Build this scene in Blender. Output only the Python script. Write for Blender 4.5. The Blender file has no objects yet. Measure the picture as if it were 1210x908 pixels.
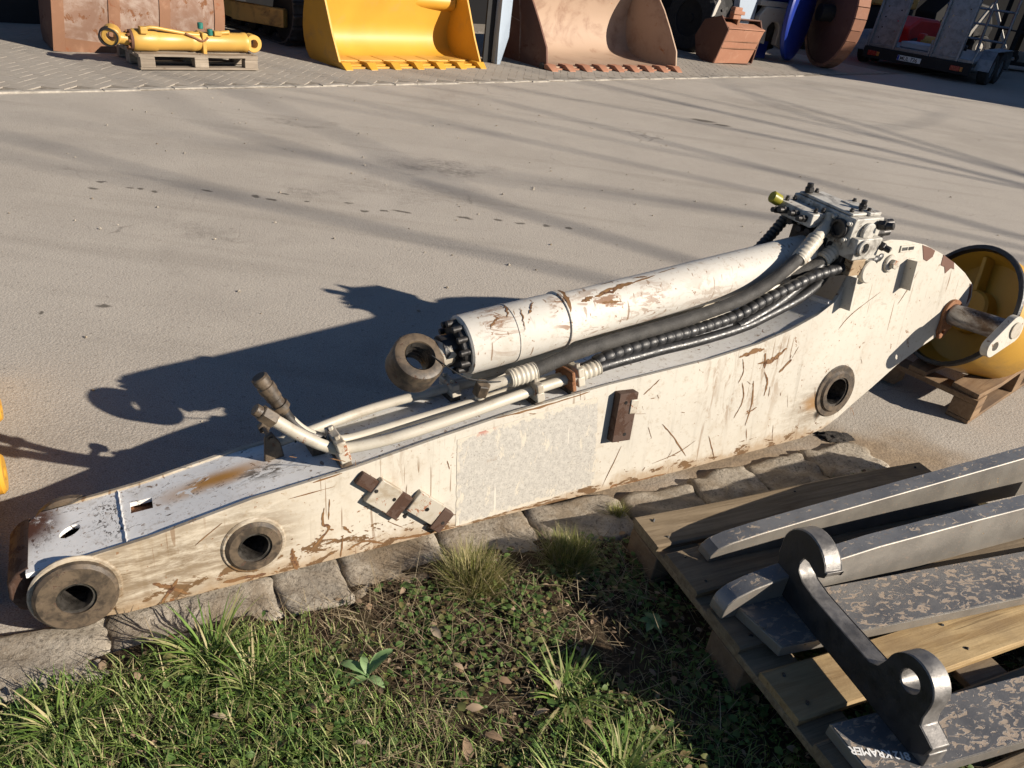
import bpy, bmesh, math, random
import numpy as np
from mathutils import Vector, Matrix

rad = math.radians
random.seed(7)
rng = np.random.default_rng(11)
scene = bpy.context.scene
COL = scene.collection

# ------------------------------------------------------------------ camera
PITCH, ROLL, CAM_H = rad(30.0), rad(8.0), 1.6
_fw = Vector((0, math.cos(PITCH), -math.sin(PITCH)))
_up = Vector((0, math.sin(PITCH), math.cos(PITCH)))
_rt = Vector((1, 0, 0))
_R = _rt * math.cos(ROLL) + _up * math.sin(ROLL)
_U = -_rt * math.sin(ROLL) + _up * math.cos(ROLL)
cam_data = bpy.data.cameras.new("camera")
cam_data.sensor_width = 36.0
cam_data.lens = 36.0 * 909.0 / 1210.0
cam_data.clip_start = 0.05
cam_data.clip_end = 2000.0
cam = bpy.data.objects.new("camera", cam_data)
COL.objects.link(cam)
m = Matrix.Identity(4)
for i in range(3):
    m[i][0], m[i][1], m[i][2] = _R[i], _U[i], -_fw[i]
m[2][3] = CAM_H
cam.matrix_world = m
scene.camera = cam

# ------------------------------------------------------------------ sky and sun
SUN_AZ, SUN_EL = rad(106.0), rad(25.0)          # azimuth clockwise from +Y
world = bpy.data.worlds.new("World")
scene.world = world
world.use_nodes = True
wn = world.node_tree
wn.nodes.clear()
w_out = wn.nodes.new("ShaderNodeOutputWorld")
w_bg = wn.nodes.new("ShaderNodeBackground")
w_sky = wn.nodes.new("ShaderNodeTexSky")
w_sky.sky_type = 'NISHITA'
w_sky.sun_disc = False
w_sky.sun_elevation = SUN_EL
w_sky.sun_rotation = SUN_AZ
w_sky.air_density = 0.7
w_sky.dust_density = 0.1
w_sky.ozone_density = 3.0
w_bg.inputs["Strength"].default_value = 0.05
wn.links.new(w_sky.outputs[0], w_bg.inputs[0])
wn.links.new(w_bg.outputs[0], w_out.inputs[0])
sun_data = bpy.data.lights.new("sun", 'SUN')
sun_data.energy = 5.0
sun_data.angle = rad(0.53)
sun_data.color = (1.0, 0.90, 0.77)
sun = bpy.data.objects.new("sun", sun_data)
COL.objects.link(sun)
_sd = Vector((math.sin(SUN_AZ) * math.cos(SUN_EL), math.cos(SUN_AZ) * math.cos(SUN_EL), math.sin(SUN_EL)))
sun.rotation_euler = _sd.to_track_quat('Z', 'Y').to_euler()
sun.location = (20, -6, 12)
scene.view_settings.view_transform = 'Standard'
scene.view_settings.look = 'None'
scene.view_settings.exposure = 0.72
scene.view_settings.gamma = 1.0
scene.view_settings.use_curve_mapping = False
try:
    scene.cycles.max_bounces = 4
    scene.cycles.diffuse_bounces = 2
    scene.cycles.glossy_bounces = 2
    scene.cycles.caustics_reflective = False
    scene.cycles.caustics_refractive = False
    scene.cycles.use_denoising = True
    scene.cycles.use_adaptive_sampling = True
    scene.cycles.adaptive_threshold = 0.02
except Exception:
    pass


# ------------------------------------------------------------------ material helpers
class NT:
    def __init__(self, name):
        self.mat = bpy.data.materials.new(name)
        self.mat.use_nodes = True
        self.t = self.mat.node_tree
        self.t.nodes.clear()
        self.out = self.t.nodes.new("ShaderNodeOutputMaterial")
        self.bsdf = self.t.nodes.new("ShaderNodeBsdfPrincipled")
        self.t.links.new(self.bsdf.outputs[0], self.out.inputs[0])
        self.tc = self.t.nodes.new("ShaderNodeTexCoord")
        self.obj = self.tc.outputs["Object"]

    def put(self, sock, v):
        if isinstance(v, bpy.types.NodeSocket):
            self.t.links.new(v, sock)
        elif isinstance(v, (tuple, list)) and len(v) == 3 and sock.type == 'RGBA':
            sock.default_value = (*v, 1)
        else:
            sock.default_value = v

    def map(self, scale=(1, 1, 1), loc=(0, 0, 0), rot=(0, 0, 0), vec=None):
        n = self.t.nodes.new("ShaderNodeMapping")
        self.put(n.inputs[0], vec or self.obj)
        n.inputs["Location"].default_value = loc
        n.inputs["Rotation"].default_value = rot
        n.inputs["Scale"].default_value = scale
        return n.outputs[0]

    def noise(self, scale, detail=4, rough=0.55, dist=0.0, vec=None):
        n = self.t.nodes.new("ShaderNodeTexNoise")
        self.put(n.inputs["Vector"], vec or self.obj)
        n.inputs["Scale"].default_value = scale
        n.inputs["Detail"].default_value = detail
        n.inputs["Roughness"].default_value = rough
        n.inputs["Distortion"].default_value = dist
        return n.outputs["Fac"]

    def noisecol(self, scale, detail=3, vec=None):
        n = self.t.nodes.new("ShaderNodeTexNoise")
        self.put(n.inputs["Vector"], vec or self.obj)
        n.inputs["Scale"].default_value = scale
        n.inputs["Detail"].default_value = detail
        return n.outputs["Color"]

    def voro(self, scale, feature='F1', vec=None, out="Distance", rnd=1.0):
        n = self.t.nodes.new("ShaderNodeTexVoronoi")
        n.feature = feature
        self.put(n.inputs["Vector"], vec or self.obj)
        n.inputs["Scale"].default_value = scale
        n.inputs["Randomness"].default_value = rnd
        return n.outputs[out]

    def step(self, fac, a, b, lo=0.0, hi=1.0):
        n = self.t.nodes.new("ShaderNodeMapRange")
        n.interpolation_type = 'SMOOTHSTEP'
        self.put(n.inputs[0], fac)
        n.inputs[1].default_value = a
        n.inputs[2].default_value = b
        n.inputs[3].default_value = lo
        n.inputs[4].default_value = hi
        return n.outputs[0]

    def math(self, op, a, b=None, c=None, clamp=False):
        n = self.t.nodes.new("ShaderNodeMath")
        n.operation = op
        n.use_clamp = clamp
        self.put(n.inputs[0], a)
        if b is not None:
            self.put(n.inputs[1], b)
        if c is not None:
            self.put(n.inputs[2], c)
        return n.outputs[0]

    def mix(self, fac, a, b, blend='MIX'):
        n = self.t.nodes.new("ShaderNodeMix")
        n.data_type = 'RGBA'
        n.blend_type = blend
        self.put(n.inputs[0], fac)
        self.put(n.inputs[6], a)
        self.put(n.inputs[7], b)
        return n.outputs[2]

    def addvec(self, a, b, k):
        s = self.t.nodes.new("ShaderNodeVectorMath")
        s.operation = 'MULTIPLY_ADD'
        self.put(s.inputs[0], b)
        s.inputs[1].default_value = (k, k, k)
        self.put(s.inputs[2], a)
        return s.outputs[0]

    def xyz(self, vec=None):
        s = self.t.nodes.new("ShaderNodeSeparateXYZ")
        self.put(s.inputs[0], vec or self.obj)
        return s.outputs

    def blob(self, c, r, vec=None, soft=0.5):
        """1 inside an ellipse of centre c and radii r, 0 outside."""
        mp = self.t.nodes.new("ShaderNodeVectorMath")
        mp.operation = 'SUBTRACT'
        self.put(mp.inputs[0], vec or self.obj)
        mp.inputs[1].default_value = c
        d = self.t.nodes.new("ShaderNodeVectorMath")
        d.operation = 'DIVIDE'
        self.put(d.inputs[0], mp.outputs[0])
        d.inputs[1].default_value = r
        ln = self.t.nodes.new("ShaderNodeVectorMath")
        ln.operation = 'LENGTH'
        self.put(ln.inputs[0], d.outputs[0])
        return self.step(ln.outputs["Value"], 1.0, 1.0 - soft, 0.0, 1.0)

    def objrand(self):
        n = self.t.nodes.new("ShaderNodeObjectInfo")
        return n.outputs["Random"]

    def attr(self, name):
        n = self.t.nodes.new("ShaderNodeAttribute")
        n.attribute_name = name
        return n.outputs["Color"]

    def bump(self, height, strength=0.3, dist=0.01):
        n = self.t.nodes.new("ShaderNodeBump")
        n.inputs["Strength"].default_value = strength
        n.inputs["Distance"].default_value = dist
        self.put(n.inputs["Height"], height)
        self.t.links.new(n.outputs[0], self.bsdf.inputs["Normal"])

    def set(self, color=None, rough=None, metal=None, spec=None):
        if color is not None:
            self.put(self.bsdf.inputs["Base Color"], color)
        if rough is not None:
            self.put(self.bsdf.inputs["Roughness"], rough)
        if metal is not None:
            self.put(self.bsdf.inputs["Metallic"], metal)
        if spec is not None:
            self.put(self.bsdf.inputs["Specular IOR Level"], spec)
        return self.mat


M = {}


def plain(name, col, rough=0.6, metal=0.0, var=0.25, scale=18, bump=0.15, bscale=60, dark=None):
    n = NT(name)
    a = n.noise(scale, 5, 0.6)
    lo = tuple(c * (1 - var) for c in col) if dark is None else dark
    hi = tuple(min(1, c * (1 + var)) for c in col)
    c = n.mix(n.step(a, 0.3, 0.7), lo, hi)
    n.set(c, n.step(n.noise(scale * 2, 3), 0.3, 0.7, max(0, rough - 0.1), min(1, rough + 0.1)), metal)
    if bump:
        n.bump(n.noise(bscale, 4), bump, 0.004)
    M[name] = n.mat
    return n.mat


def worn(name, paint, rust=(0.16, 0.06, 0.025), dirt=(0.25, 0.19, 0.12), rust_t=0.66, dirt_t=0.5, scale=6.0,
         rough=0.45, metal=0.0, scr=0.0, dirt_k=0.55):
    """weathered paint: soft dirt film, chipped rust spots, fine scratches"""
    n = NT(name)
    base = n.mix(n.step(n.noise(scale * .35, 3), 0.3, 0.7), tuple(c * .9 for c in paint), paint)
    d = n.math('MULTIPLY', n.step(n.noise(scale, 7, 0.68, 0.4), dirt_t, dirt_t + 0.25), dirt_k)
    c = n.mix(d, base, dirt)
    if scr:
        sc = n.noise(1.0, 3, 0.6, 0.2, n.map((scale * 22, scale * 1.4, scale * 12), rot=(0.2, 0.5, 0.6)))
        s2 = n.math('MULTIPLY', n.step(sc, 0.655, 0.69), scr)
        c = n.mix(s2, c, (0.20, 0.12, 0.06))
    rm = n.step(n.noise(scale * 1.7, 8, 0.72, 0.6), rust_t, rust_t + 0.03)
    rc = n.mix(n.noise(scale * 14, 3), rust, tuple(x * 2.2 for x in rust))
    c = n.mix(rm, c, rc)
    n.set(c, n.math('ADD', n.math('MULTIPLY', rm, 0.35), rough), metal)
    n.bump(n.math('ADD', n.math('MULTIPLY', n.noise(scale * 22, 4), 0.35), n.math('MULTIPLY', rm, -0.6)), 0.35, 0.003)
    M[name] = n.mat
    return n.mat


# ------------------------------------------------------------------ mesh helpers
class MB:
    def __init__(self):
        self.v = []
        self.f = []

    def add(self, vs, fs):
        o = len(self.v)
        self.v += [tuple(p) for p in vs]
        self.f += [tuple(i + o for i in f) for f in fs]
        return self

    def box(self, x0, x1, y0, y1, z0, z1, mat=None):
        vs = [Vector(p) for p in ((x0, y0, z0), (x1, y0, z0), (x1, y1, z0), (x0, y1, z0),
                                  (x0, y0, z1), (x1, y0, z1), (x1, y1, z1), (x0, y1, z1))]
        if mat is not None:
            vs = [mat @ p for p in vs]
        return self.add(vs, [(0, 3, 2, 1), (4, 5, 6, 7), (0, 1, 5, 4), (1, 2, 6, 5), (2, 3, 7, 6), (3, 0, 4, 7)])

    def beam(self, p0, p1, w, h, up=(0, 0, 1)):
        """rectangular bar from p0 to p1"""
        p0, p1, up = Vector(p0), Vector(p1), Vector(up)
        d = (p1 - p0).normalized()
        s = d.cross(up).normalized()
        u = s.cross(d)
        vs = []
        for p in (p0, p1):
            for a, b in ((-1, -1), (1, -1), (1, 1), (-1, 1)):
                vs.append(p + s * (a * w / 2) + u * (b * h / 2))
        return self.add(vs, [(3, 2, 1, 0), (4, 5, 6, 7), (0, 1, 5, 4), (1, 2, 6, 5), (2, 3, 7, 6), (3, 0, 4, 7)])

    def lathe(self, o, axis, prof, n=24, closed=False):
        """prof: list of (distance along axis, radius)"""
        o, ax = Vector(o), Vector(axis).normalized()
        a = ax.orthogonal().normalized()
        b = ax.cross(a)
        vs = []
        for (t, r) in prof:
            for i in range(n):
                th = 2 * math.pi * i / n
                vs.append(o + ax * t + (a * math.cos(th) + b * math.sin(th)) * r)
        fs = []
        k = len(prof)
        for j in range(k if closed else k - 1):
            j2 = (j + 1) % k
            for i in range(n):
                i2 = (i + 1) % n
                fs.append((j * n + i, j * n + i2, j2 * n + i2, j2 * n + i))
        return self.add(vs, fs)

    def cyl(self, p0, p1, r0, r1=None, n=16, bev=0.0):
        p0, p1 = Vector(p0), Vector(p1)
        L = (p1 - p0).length
        r1 = r0 if r1 is None else r1
        if bev:
            prof = [(0, 1e-5), (0, r0 - bev), (bev, r0), (L - bev, r1), (L, r1 - bev), (L, 1e-5)]
        else:
            prof = [(0, 1e-5), (0, r0), (L, r1), (L, 1e-5)]
        return self.lathe(p0, p1 - p0, prof, n)

    def ring(self, o, axis, r_out, r_in, t, n=28, bev=0.006):
        prof = [(0, r_in), (0, r_out - bev), (bev, r_out), (t - bev, r_out), (t, r_out - bev), (t, r_in)]
        return self.lathe(o, axis, prof, n, closed=True)

    def tube(self, path, r, n=10, cap=True):
        P = [Vector(p) for p in path]
        R = [r] * len(P) if isinstance(r, (int, float)) else list(r)
        T = [(P[min(i + 1, len(P) - 1)] - P[max(i - 1, 0)]).normalized() for i in range(len(P))]
        a = T[0].orthogonal().normalized()
        vs, fs = [], []
        for i, p in enumerate(P):
            a = (a - T[i] * a.dot(T[i]))
            a = a.normalized() if a.length > 1e-6 else T[i].orthogonal().normalized()
            b = T[i].cross(a)
            for k in range(n):
                th = 2 * math.pi * k / n
                vs.append(p + (a * math.cos(th) + b * math.sin(th)) * R[i])
        for i in range(len(P) - 1):
            for k in range(n):
                k2 = (k + 1) % n
                fs.append((i * n + k, i * n + k2, (i + 1) * n + k2, (i + 1) * n + k))
        if cap:
            fs.append(tuple(range(n))[::-1])
            fs.append(tuple((len(P) - 1) * n + k for k in range(n)))
        return self.add(vs, fs)

    def plate(self, outline, f, t0, t1, holes=()):
        """flat plate: 2D outline (and holes) filled, extruded between t0 and t1; f(a, b, t) -> 3D"""
        bm = bmesh.new()
        loops = [list(outline)] + [list(h) for h in holes]
        bl, edges = [], []
        for lp in loops:
            vs = [bm.verts.new((p[0], p[1], 0)) for p in lp]
            bl.append(vs)
            for i in range(len(vs)):
                edges.append(bm.edges.new((vs[i], vs[(i + 1) % len(vs)])))
        bmesh.ops.triangle_fill(bm, use_beauty=True, use_dissolve=False, edges=edges)
        bm.verts.index_update()
        co = [(v.co.x, v.co.y) for v in bm.verts]
        tris = []
        for fc in bm.faces:
            ids = [v.index for v in fc.verts]
            (ax, ay), (bx, by), (cx, cy) = [co[i] for i in ids[:3]]
            if (bx - ax) * (cy - ay) - (cx - ax) * (by - ay) < 0:
                ids = ids[::-1]
            tris.append(ids)
        N = len(co)
        vs = [f(a, b, t0) for a, b in co] + [f(a, b, t1) for a, b in co]
        fs = [tuple(t) for t in tris] + [tuple(i + N for i in reversed(t)) for t in tris]
        off = 0
        for lp in loops:
            k = len(lp)
            for i in range(k):
                i2 = (i + 1) % k
                fs.append((off + i, off + i + N, off + i2 + N, off + i2))
            off += k
        bm.free()
        return self.add(vs, fs)


def smooth_path(pts, k=6):
    P = [Vector(p) for p in pts]
    out = []
    for i in range(len(P) - 1):
        p0, p1, p2, p3 = P[max(i - 1, 0)], P[i], P[i + 1], P[min(i + 2, len(P) - 1)]
        for j in range(k):
            t = j / k
            out.append(0.5 * ((2 * p1) + (p2 - p0) * t + (2 * p0 - 5 * p1 + 4 * p2 - p3) * t * t
                              + (3 * p1 - p0 - 3 * p2 + p3) * t ** 3))
    out.append(P[-1])
    return out


def circ(cx, cy, r, n=28, a0=0):
    return [(cx + r * math.cos(a0 + 2 * math.pi * i / n), cy + r * math.sin(a0 + 2 * math.pi * i / n)) for i in range(n)]


def arc(cx, cy, r, a0, a1, n=8):
    return [(cx + r * math.cos(rad(a0 + (a1 - a0) * i / n)), cy + r * math.sin(rad(a0 + (a1 - a0) * i / n))) for i in range(n + 1)]


def obj(name, mb, mat, parent=None, bevel=0.0, smooth=35, fix=True):
    me = bpy.data.meshes.new(name)
    me.from_pydata([tuple(p) for p in mb.v], [], mb.f)
    if fix:
        bm = bmesh.new()
        bm.from_mesh(me)
        bmesh.ops.remove_doubles(bm, verts=bm.verts, dist=2e-5)
        bmesh.ops.recalc_face_normals(bm, faces=bm.faces)
        bm.to_mesh(me)
        bm.free()
    me.materials.append(M[mat] if isinstance(mat, str) else mat)
    o = bpy.data.objects.new(name, me)
    COL.objects.link(o)
    if smooth:
        me.polygons.foreach_set("use_smooth", [True] * len(me.polygons))
        me.set_sharp_from_angle(angle=rad(smooth))
    if bevel:
        b = o.modifiers.new("bevel", 'BEVEL')
        b.width = bevel
        b.segments = 2
        b.limit_method = 'ANGLE'
        b.angle_limit = rad(40)
        b.harden_normals = False
    if parent is not None:
        o.parent = parent
    return o


def empty(name, loc=(0, 0, 0), rotz=0.0, mw=None):
    o = bpy.data.objects.new(name, None)
    COL.objects.link(o)
    if mw is not None:
        o.matrix_world = mw
    else:
        o.location = loc
        o.rotation_euler = (0, 0, rotz)
    o.empty_display_size = 0.1
    return o


def tag(o, label, cat, group=None):
    o["label"] = label
    o["category"] = cat
    if group:
        o["group"] = group
    return o


def struct(o, kind="structure"):
    o["kind"] = kind
    return o


def dup_child(src, parent, loc=None, rot=None, name=None):
    c = src.copy()
    if name:
        c.name = name
    COL.objects.link(c)
    c.parent = parent
    if loc is not None:
        c.location = loc
    if rot is not None:
        c.rotation_euler = rot
    return c


def copy_tree(o, parent=None):
    c = o.copy()
    COL.objects.link(c)
    c.parent = parent
    for ch in list(o.children):
        copy_tree(ch, c)
    return c

# ------------------------------------------------------------------ materials
def make_asphalt():
    n = NT("asphalt")
    v = n.obj
    big = n.noise(0.35, 3, 0.6, 0.5)
    mid = n.noise(2.2, 4, 0.65, 0.3)
    fine = n.noise(230, 2, 0.75)
    c = n.mix(n.step(big, 0.3, 0.7), (0.378, 0.338, 0.290), (0.445, 0.402, 0.350))
    c = n.mix(n.step(mid, 0.38, 0.72, 0, 0.5), c, (0.480, 0.432, 0.370))
    c = n.mix(n.step(n.noise(1.1, 5, 0.7, 1.2), 0.55, 0.75, 0, 0.42), c, (0.270, 0.240, 0.204))
    # long pale and dark wheel streaks along the yard
    st = n.noise(1.0, 4, 0.6, 0.3, n.map((0.28, 3.4, 1), rot=(0, 0, rad(-40))))
    c = n.mix(n.step(st, 0.52, 0.72, 0, 0.4), c, (0.265, 0.236, 0.20))
    # aggregate
    vd = n.voro(95, 'F1')
    c = n.mix(n.step(vd, 0.12, 0.42, 0.35, 0.0), c, (0.56, 0.52, 0.455))
    c = n.mix(n.step(fine, 0.48, 0.64, 0, 0.66), c, (0.165, 0.145, 0.122))
    c = n.mix(n.step(fine, 0.46, 0.34, 0, 0.45), c, (0.60, 0.56, 0.49))
    c = n.mix(n.step(n.noise(42, 3, 0.7), 0.58, 0.70, 0, 0.55), c, (0.16, 0.14, 0.118))
    # faint hairline cracks and pale drag marks
    vv = n.addvec(v, n.noisecol(1.6, 4), 0.5)
    cr = n.math('MULTIPLY', n.step(n.voro(0.8, 'DISTANCE_TO_EDGE', vv), 0.0, 0.007, 1, 0), n.step(n.noise(0.7, 3), 0.54, 0.64))
    c = n.mix(n.math('MULTIPLY', cr, 0.42), c, (0.09, 0.08, 0.068))
    dm = n.step(n.noise(1.0, 2, .5, .2, n.map((.5, 40, 1), rot=(0, 0, rad(62)))), .70, .73)
    c = n.mix(n.math('MULTIPLY', n.math('MULTIPLY', dm, n.step(mid, .5, .65)), .4), c, (0.60, 0.55, 0.47))
    # oil drips in a row, bigger dark ellipses, and soft dark patches
    warp = n.addvec(v, n.noisecol(9, 3), 0.10)
    warp = n.map(loc=(-0.05, -0.05, 0), vec=warp)
    acc = None
    for (x, y, rx, ry) in [(-2.65, 4.40, .054, .04), (-2.66, 4.53, .037, .03), (-2.49, 4.49, .037, .03), (-2.42, 4.50, .04, .03),
                           (-2.31, 4.49, .047, .03), (-2.07, 4.64, .054, .03), (-1.76, 4.66, .051, .045), (-1.66, 4.64, .041, .03),
                           (-1.61, 4.77, .053, .03), (-1.44, 4.71, .042, .03), (-1.20, 4.78, .054, .03), (-1.07, 4.68, .043, .03),
                           (-0.95, 4.72, .054, .03), (-0.85, 4.76, .1, .03), (-0.45, 4.81, .09, .03), (-0.24, 4.86, .053, .03),
                           (-0.09, 4.86, .059, .03), (0.08, 4.88, .048, .03), (.23, 4.89, .05, .03), (-1.81, 2.95, .034, .035),
                           (-2.0, 2.81, .02, .025), (1.80, 9.54, .26, .12), (2.0, 9.42, .16, .09)]:
        b = n.blob((x, y, 0), (rx * .78, ry * .78, 5), warp, 0.55)
        acc = b if acc is None else n.math('MAXIMUM', acc, b)
    c = n.mix(n.math('MULTIPLY', acc, 0.78), c, (0.06, 0.052, 0.042))
    w2 = n.addvec(v, n.noisecol(3.5, 4), 0.9)
    w2 = n.map(loc=(-0.45, -0.45, 0), vec=w2)
    sp = n.step(n.noise(22, 4, 0.75), 0.3, 0.65)
    for (x, y, rx, ry, k) in [(-0.72, 5.96, .6, .28, .6), (-2.18, 6.68, .5, .14, .55), (-1.43, 4.96, .3, .14, .45),
                              (-1.71, 3.98, .5, .22, .4), (-.9, 5.2, 1.0, .3, .3), (3.2, 11.5, 1.6, .4, .35), (5.5, 14.6, 2.5, .5, .4),
                              (1.5, 2.62, .18, .09, .6), (-1.35, 1.9, .35, .25, .25)]:
        b = n.blob((x, y, 0), (rx, ry, 5), w2, 0.9)
        c = n.mix(n.math('MULTIPLY', n.math('MULTIPLY', b, sp), k), c, (0.12, 0.106, 0.092))
    # brown earth carried over the kerb edge under the arm
    wv = n.map(loc=(-.2, -.2, 0), vec=n.addvec(v, n.noisecol(4, 3), .4))
    e = n.math('MAXIMUM', n.blob((.35, 2.02, 0), (.55, .42, 5), wv, 0.7), n.blob((.95, 2.38, 0), (.55, .40, 5), wv, 0.7))
    e = n.math('MAXIMUM', e, n.blob((1.5, 2.62, 0), (.55, .34, 5), wv, 0.8))
    c = n.mix(n.math('MULTIPLY', e, 0.85), c, n.mix(sp, (0.30, 0.220, 0.140), (0.20, 0.145, 0.092)))
    n.bump(n.math('ADD', n.math('MULTIPLY', vd, -0.6), n.math('MULTIPLY', fine, 0.5)), 0.5, 0.004)
    M["asphalt"] = n.set(c, 0.9, 0, 0.2)


make_asphalt()


def make_soil():
    n = NT("soil")
    c = n.mix(n.step(n.noise(26, 7, 0.72), 0.35, 0.7), (0.028, 0.019, 0.012), (0.105, 0.075, 0.046))
    c = n.mix(n.step(n.noise(4, 4), 0.5, 0.7, 0, .7), c, (0.060, 0.052, 0.022))
    n.bump(n.noise(70, 6, 0.75), 0.9, 0.012)
    M["soil"] = n.set(c, 0.95, 0, 0.15)


make_soil()


def make_stone(name, a, b, sp):
    n = NT(name)
    r = n.objrand()
    off = n.t.nodes.new("ShaderNodeVectorMath")
    off.operation = 'ADD'
    n.put(off.inputs[0], n.obj)
    n.put(off.inputs[1], n.math('MULTIPLY', r, 40))
    v = off.outputs[0]
    c = n.mix(n.step(n.noise(7, 6, 0.65, vec=v), 0.3, 0.7), a, b)
    c = n.mix(n.step(n.noise(85, 4, 0.75, vec=v), 0.50, 0.64, 0, .8), c, sp)
    c = n.mix(n.step(n.noise(130, 2, 0.7, vec=v), 0.60, 0.68, 0, .6), c, (0.55, 0.50, 0.42))
    c = n.mix(n.step(n.noise(3.2, 6, 0.7, 0.5, vec=v), 0.42, 0.62, 0, .8), c, (0.20, 0.148, 0.092))
    c = n.mix(n.math('MULTIPLY', r, 0.45), c, tuple(x * .6 for x in a))
    n.bump(n.noise(55, 7, 0.72, vec=v), 0.7, 0.008)
    M[name] = n.set(c, 0.9, 0, 0.25)


make_stone("kerb_stone", (0.315, 0.275, 0.222), (0.49, 0.435, 0.355), (0.10, 0.083, 0.062))


def make_brickmat():
    n = NT("paver")
    r = n.objrand()
    c = n.mix(n.step(n.noise(1.6, 5, .6), 0.35, 0.65), (0.300, 0.270, 0.232), (0.365, 0.330, 0.285))
    c = n.mix(r, c, n.mix(0.5, c, (0.34, 0.30, 0.25)))
    c = n.mix(n.step(n.noise(60, 3, .7), .5, .68, 0, .4), c, (0.20, 0.178, 0.15))
    n.bump(n.noise(80, 4), 0.4, 0.004)
    M["paver"] = n.set(c, 0.9, 0, 0.2)


make_brickmat()
plain("joint_sand", (0.20, 0.172, 0.138), 0.95, var=.35, scale=30, bump=.4)
plain("edging", (0.34, 0.308, 0.262), 0.9, var=.3, scale=14, bump=.4)

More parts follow.
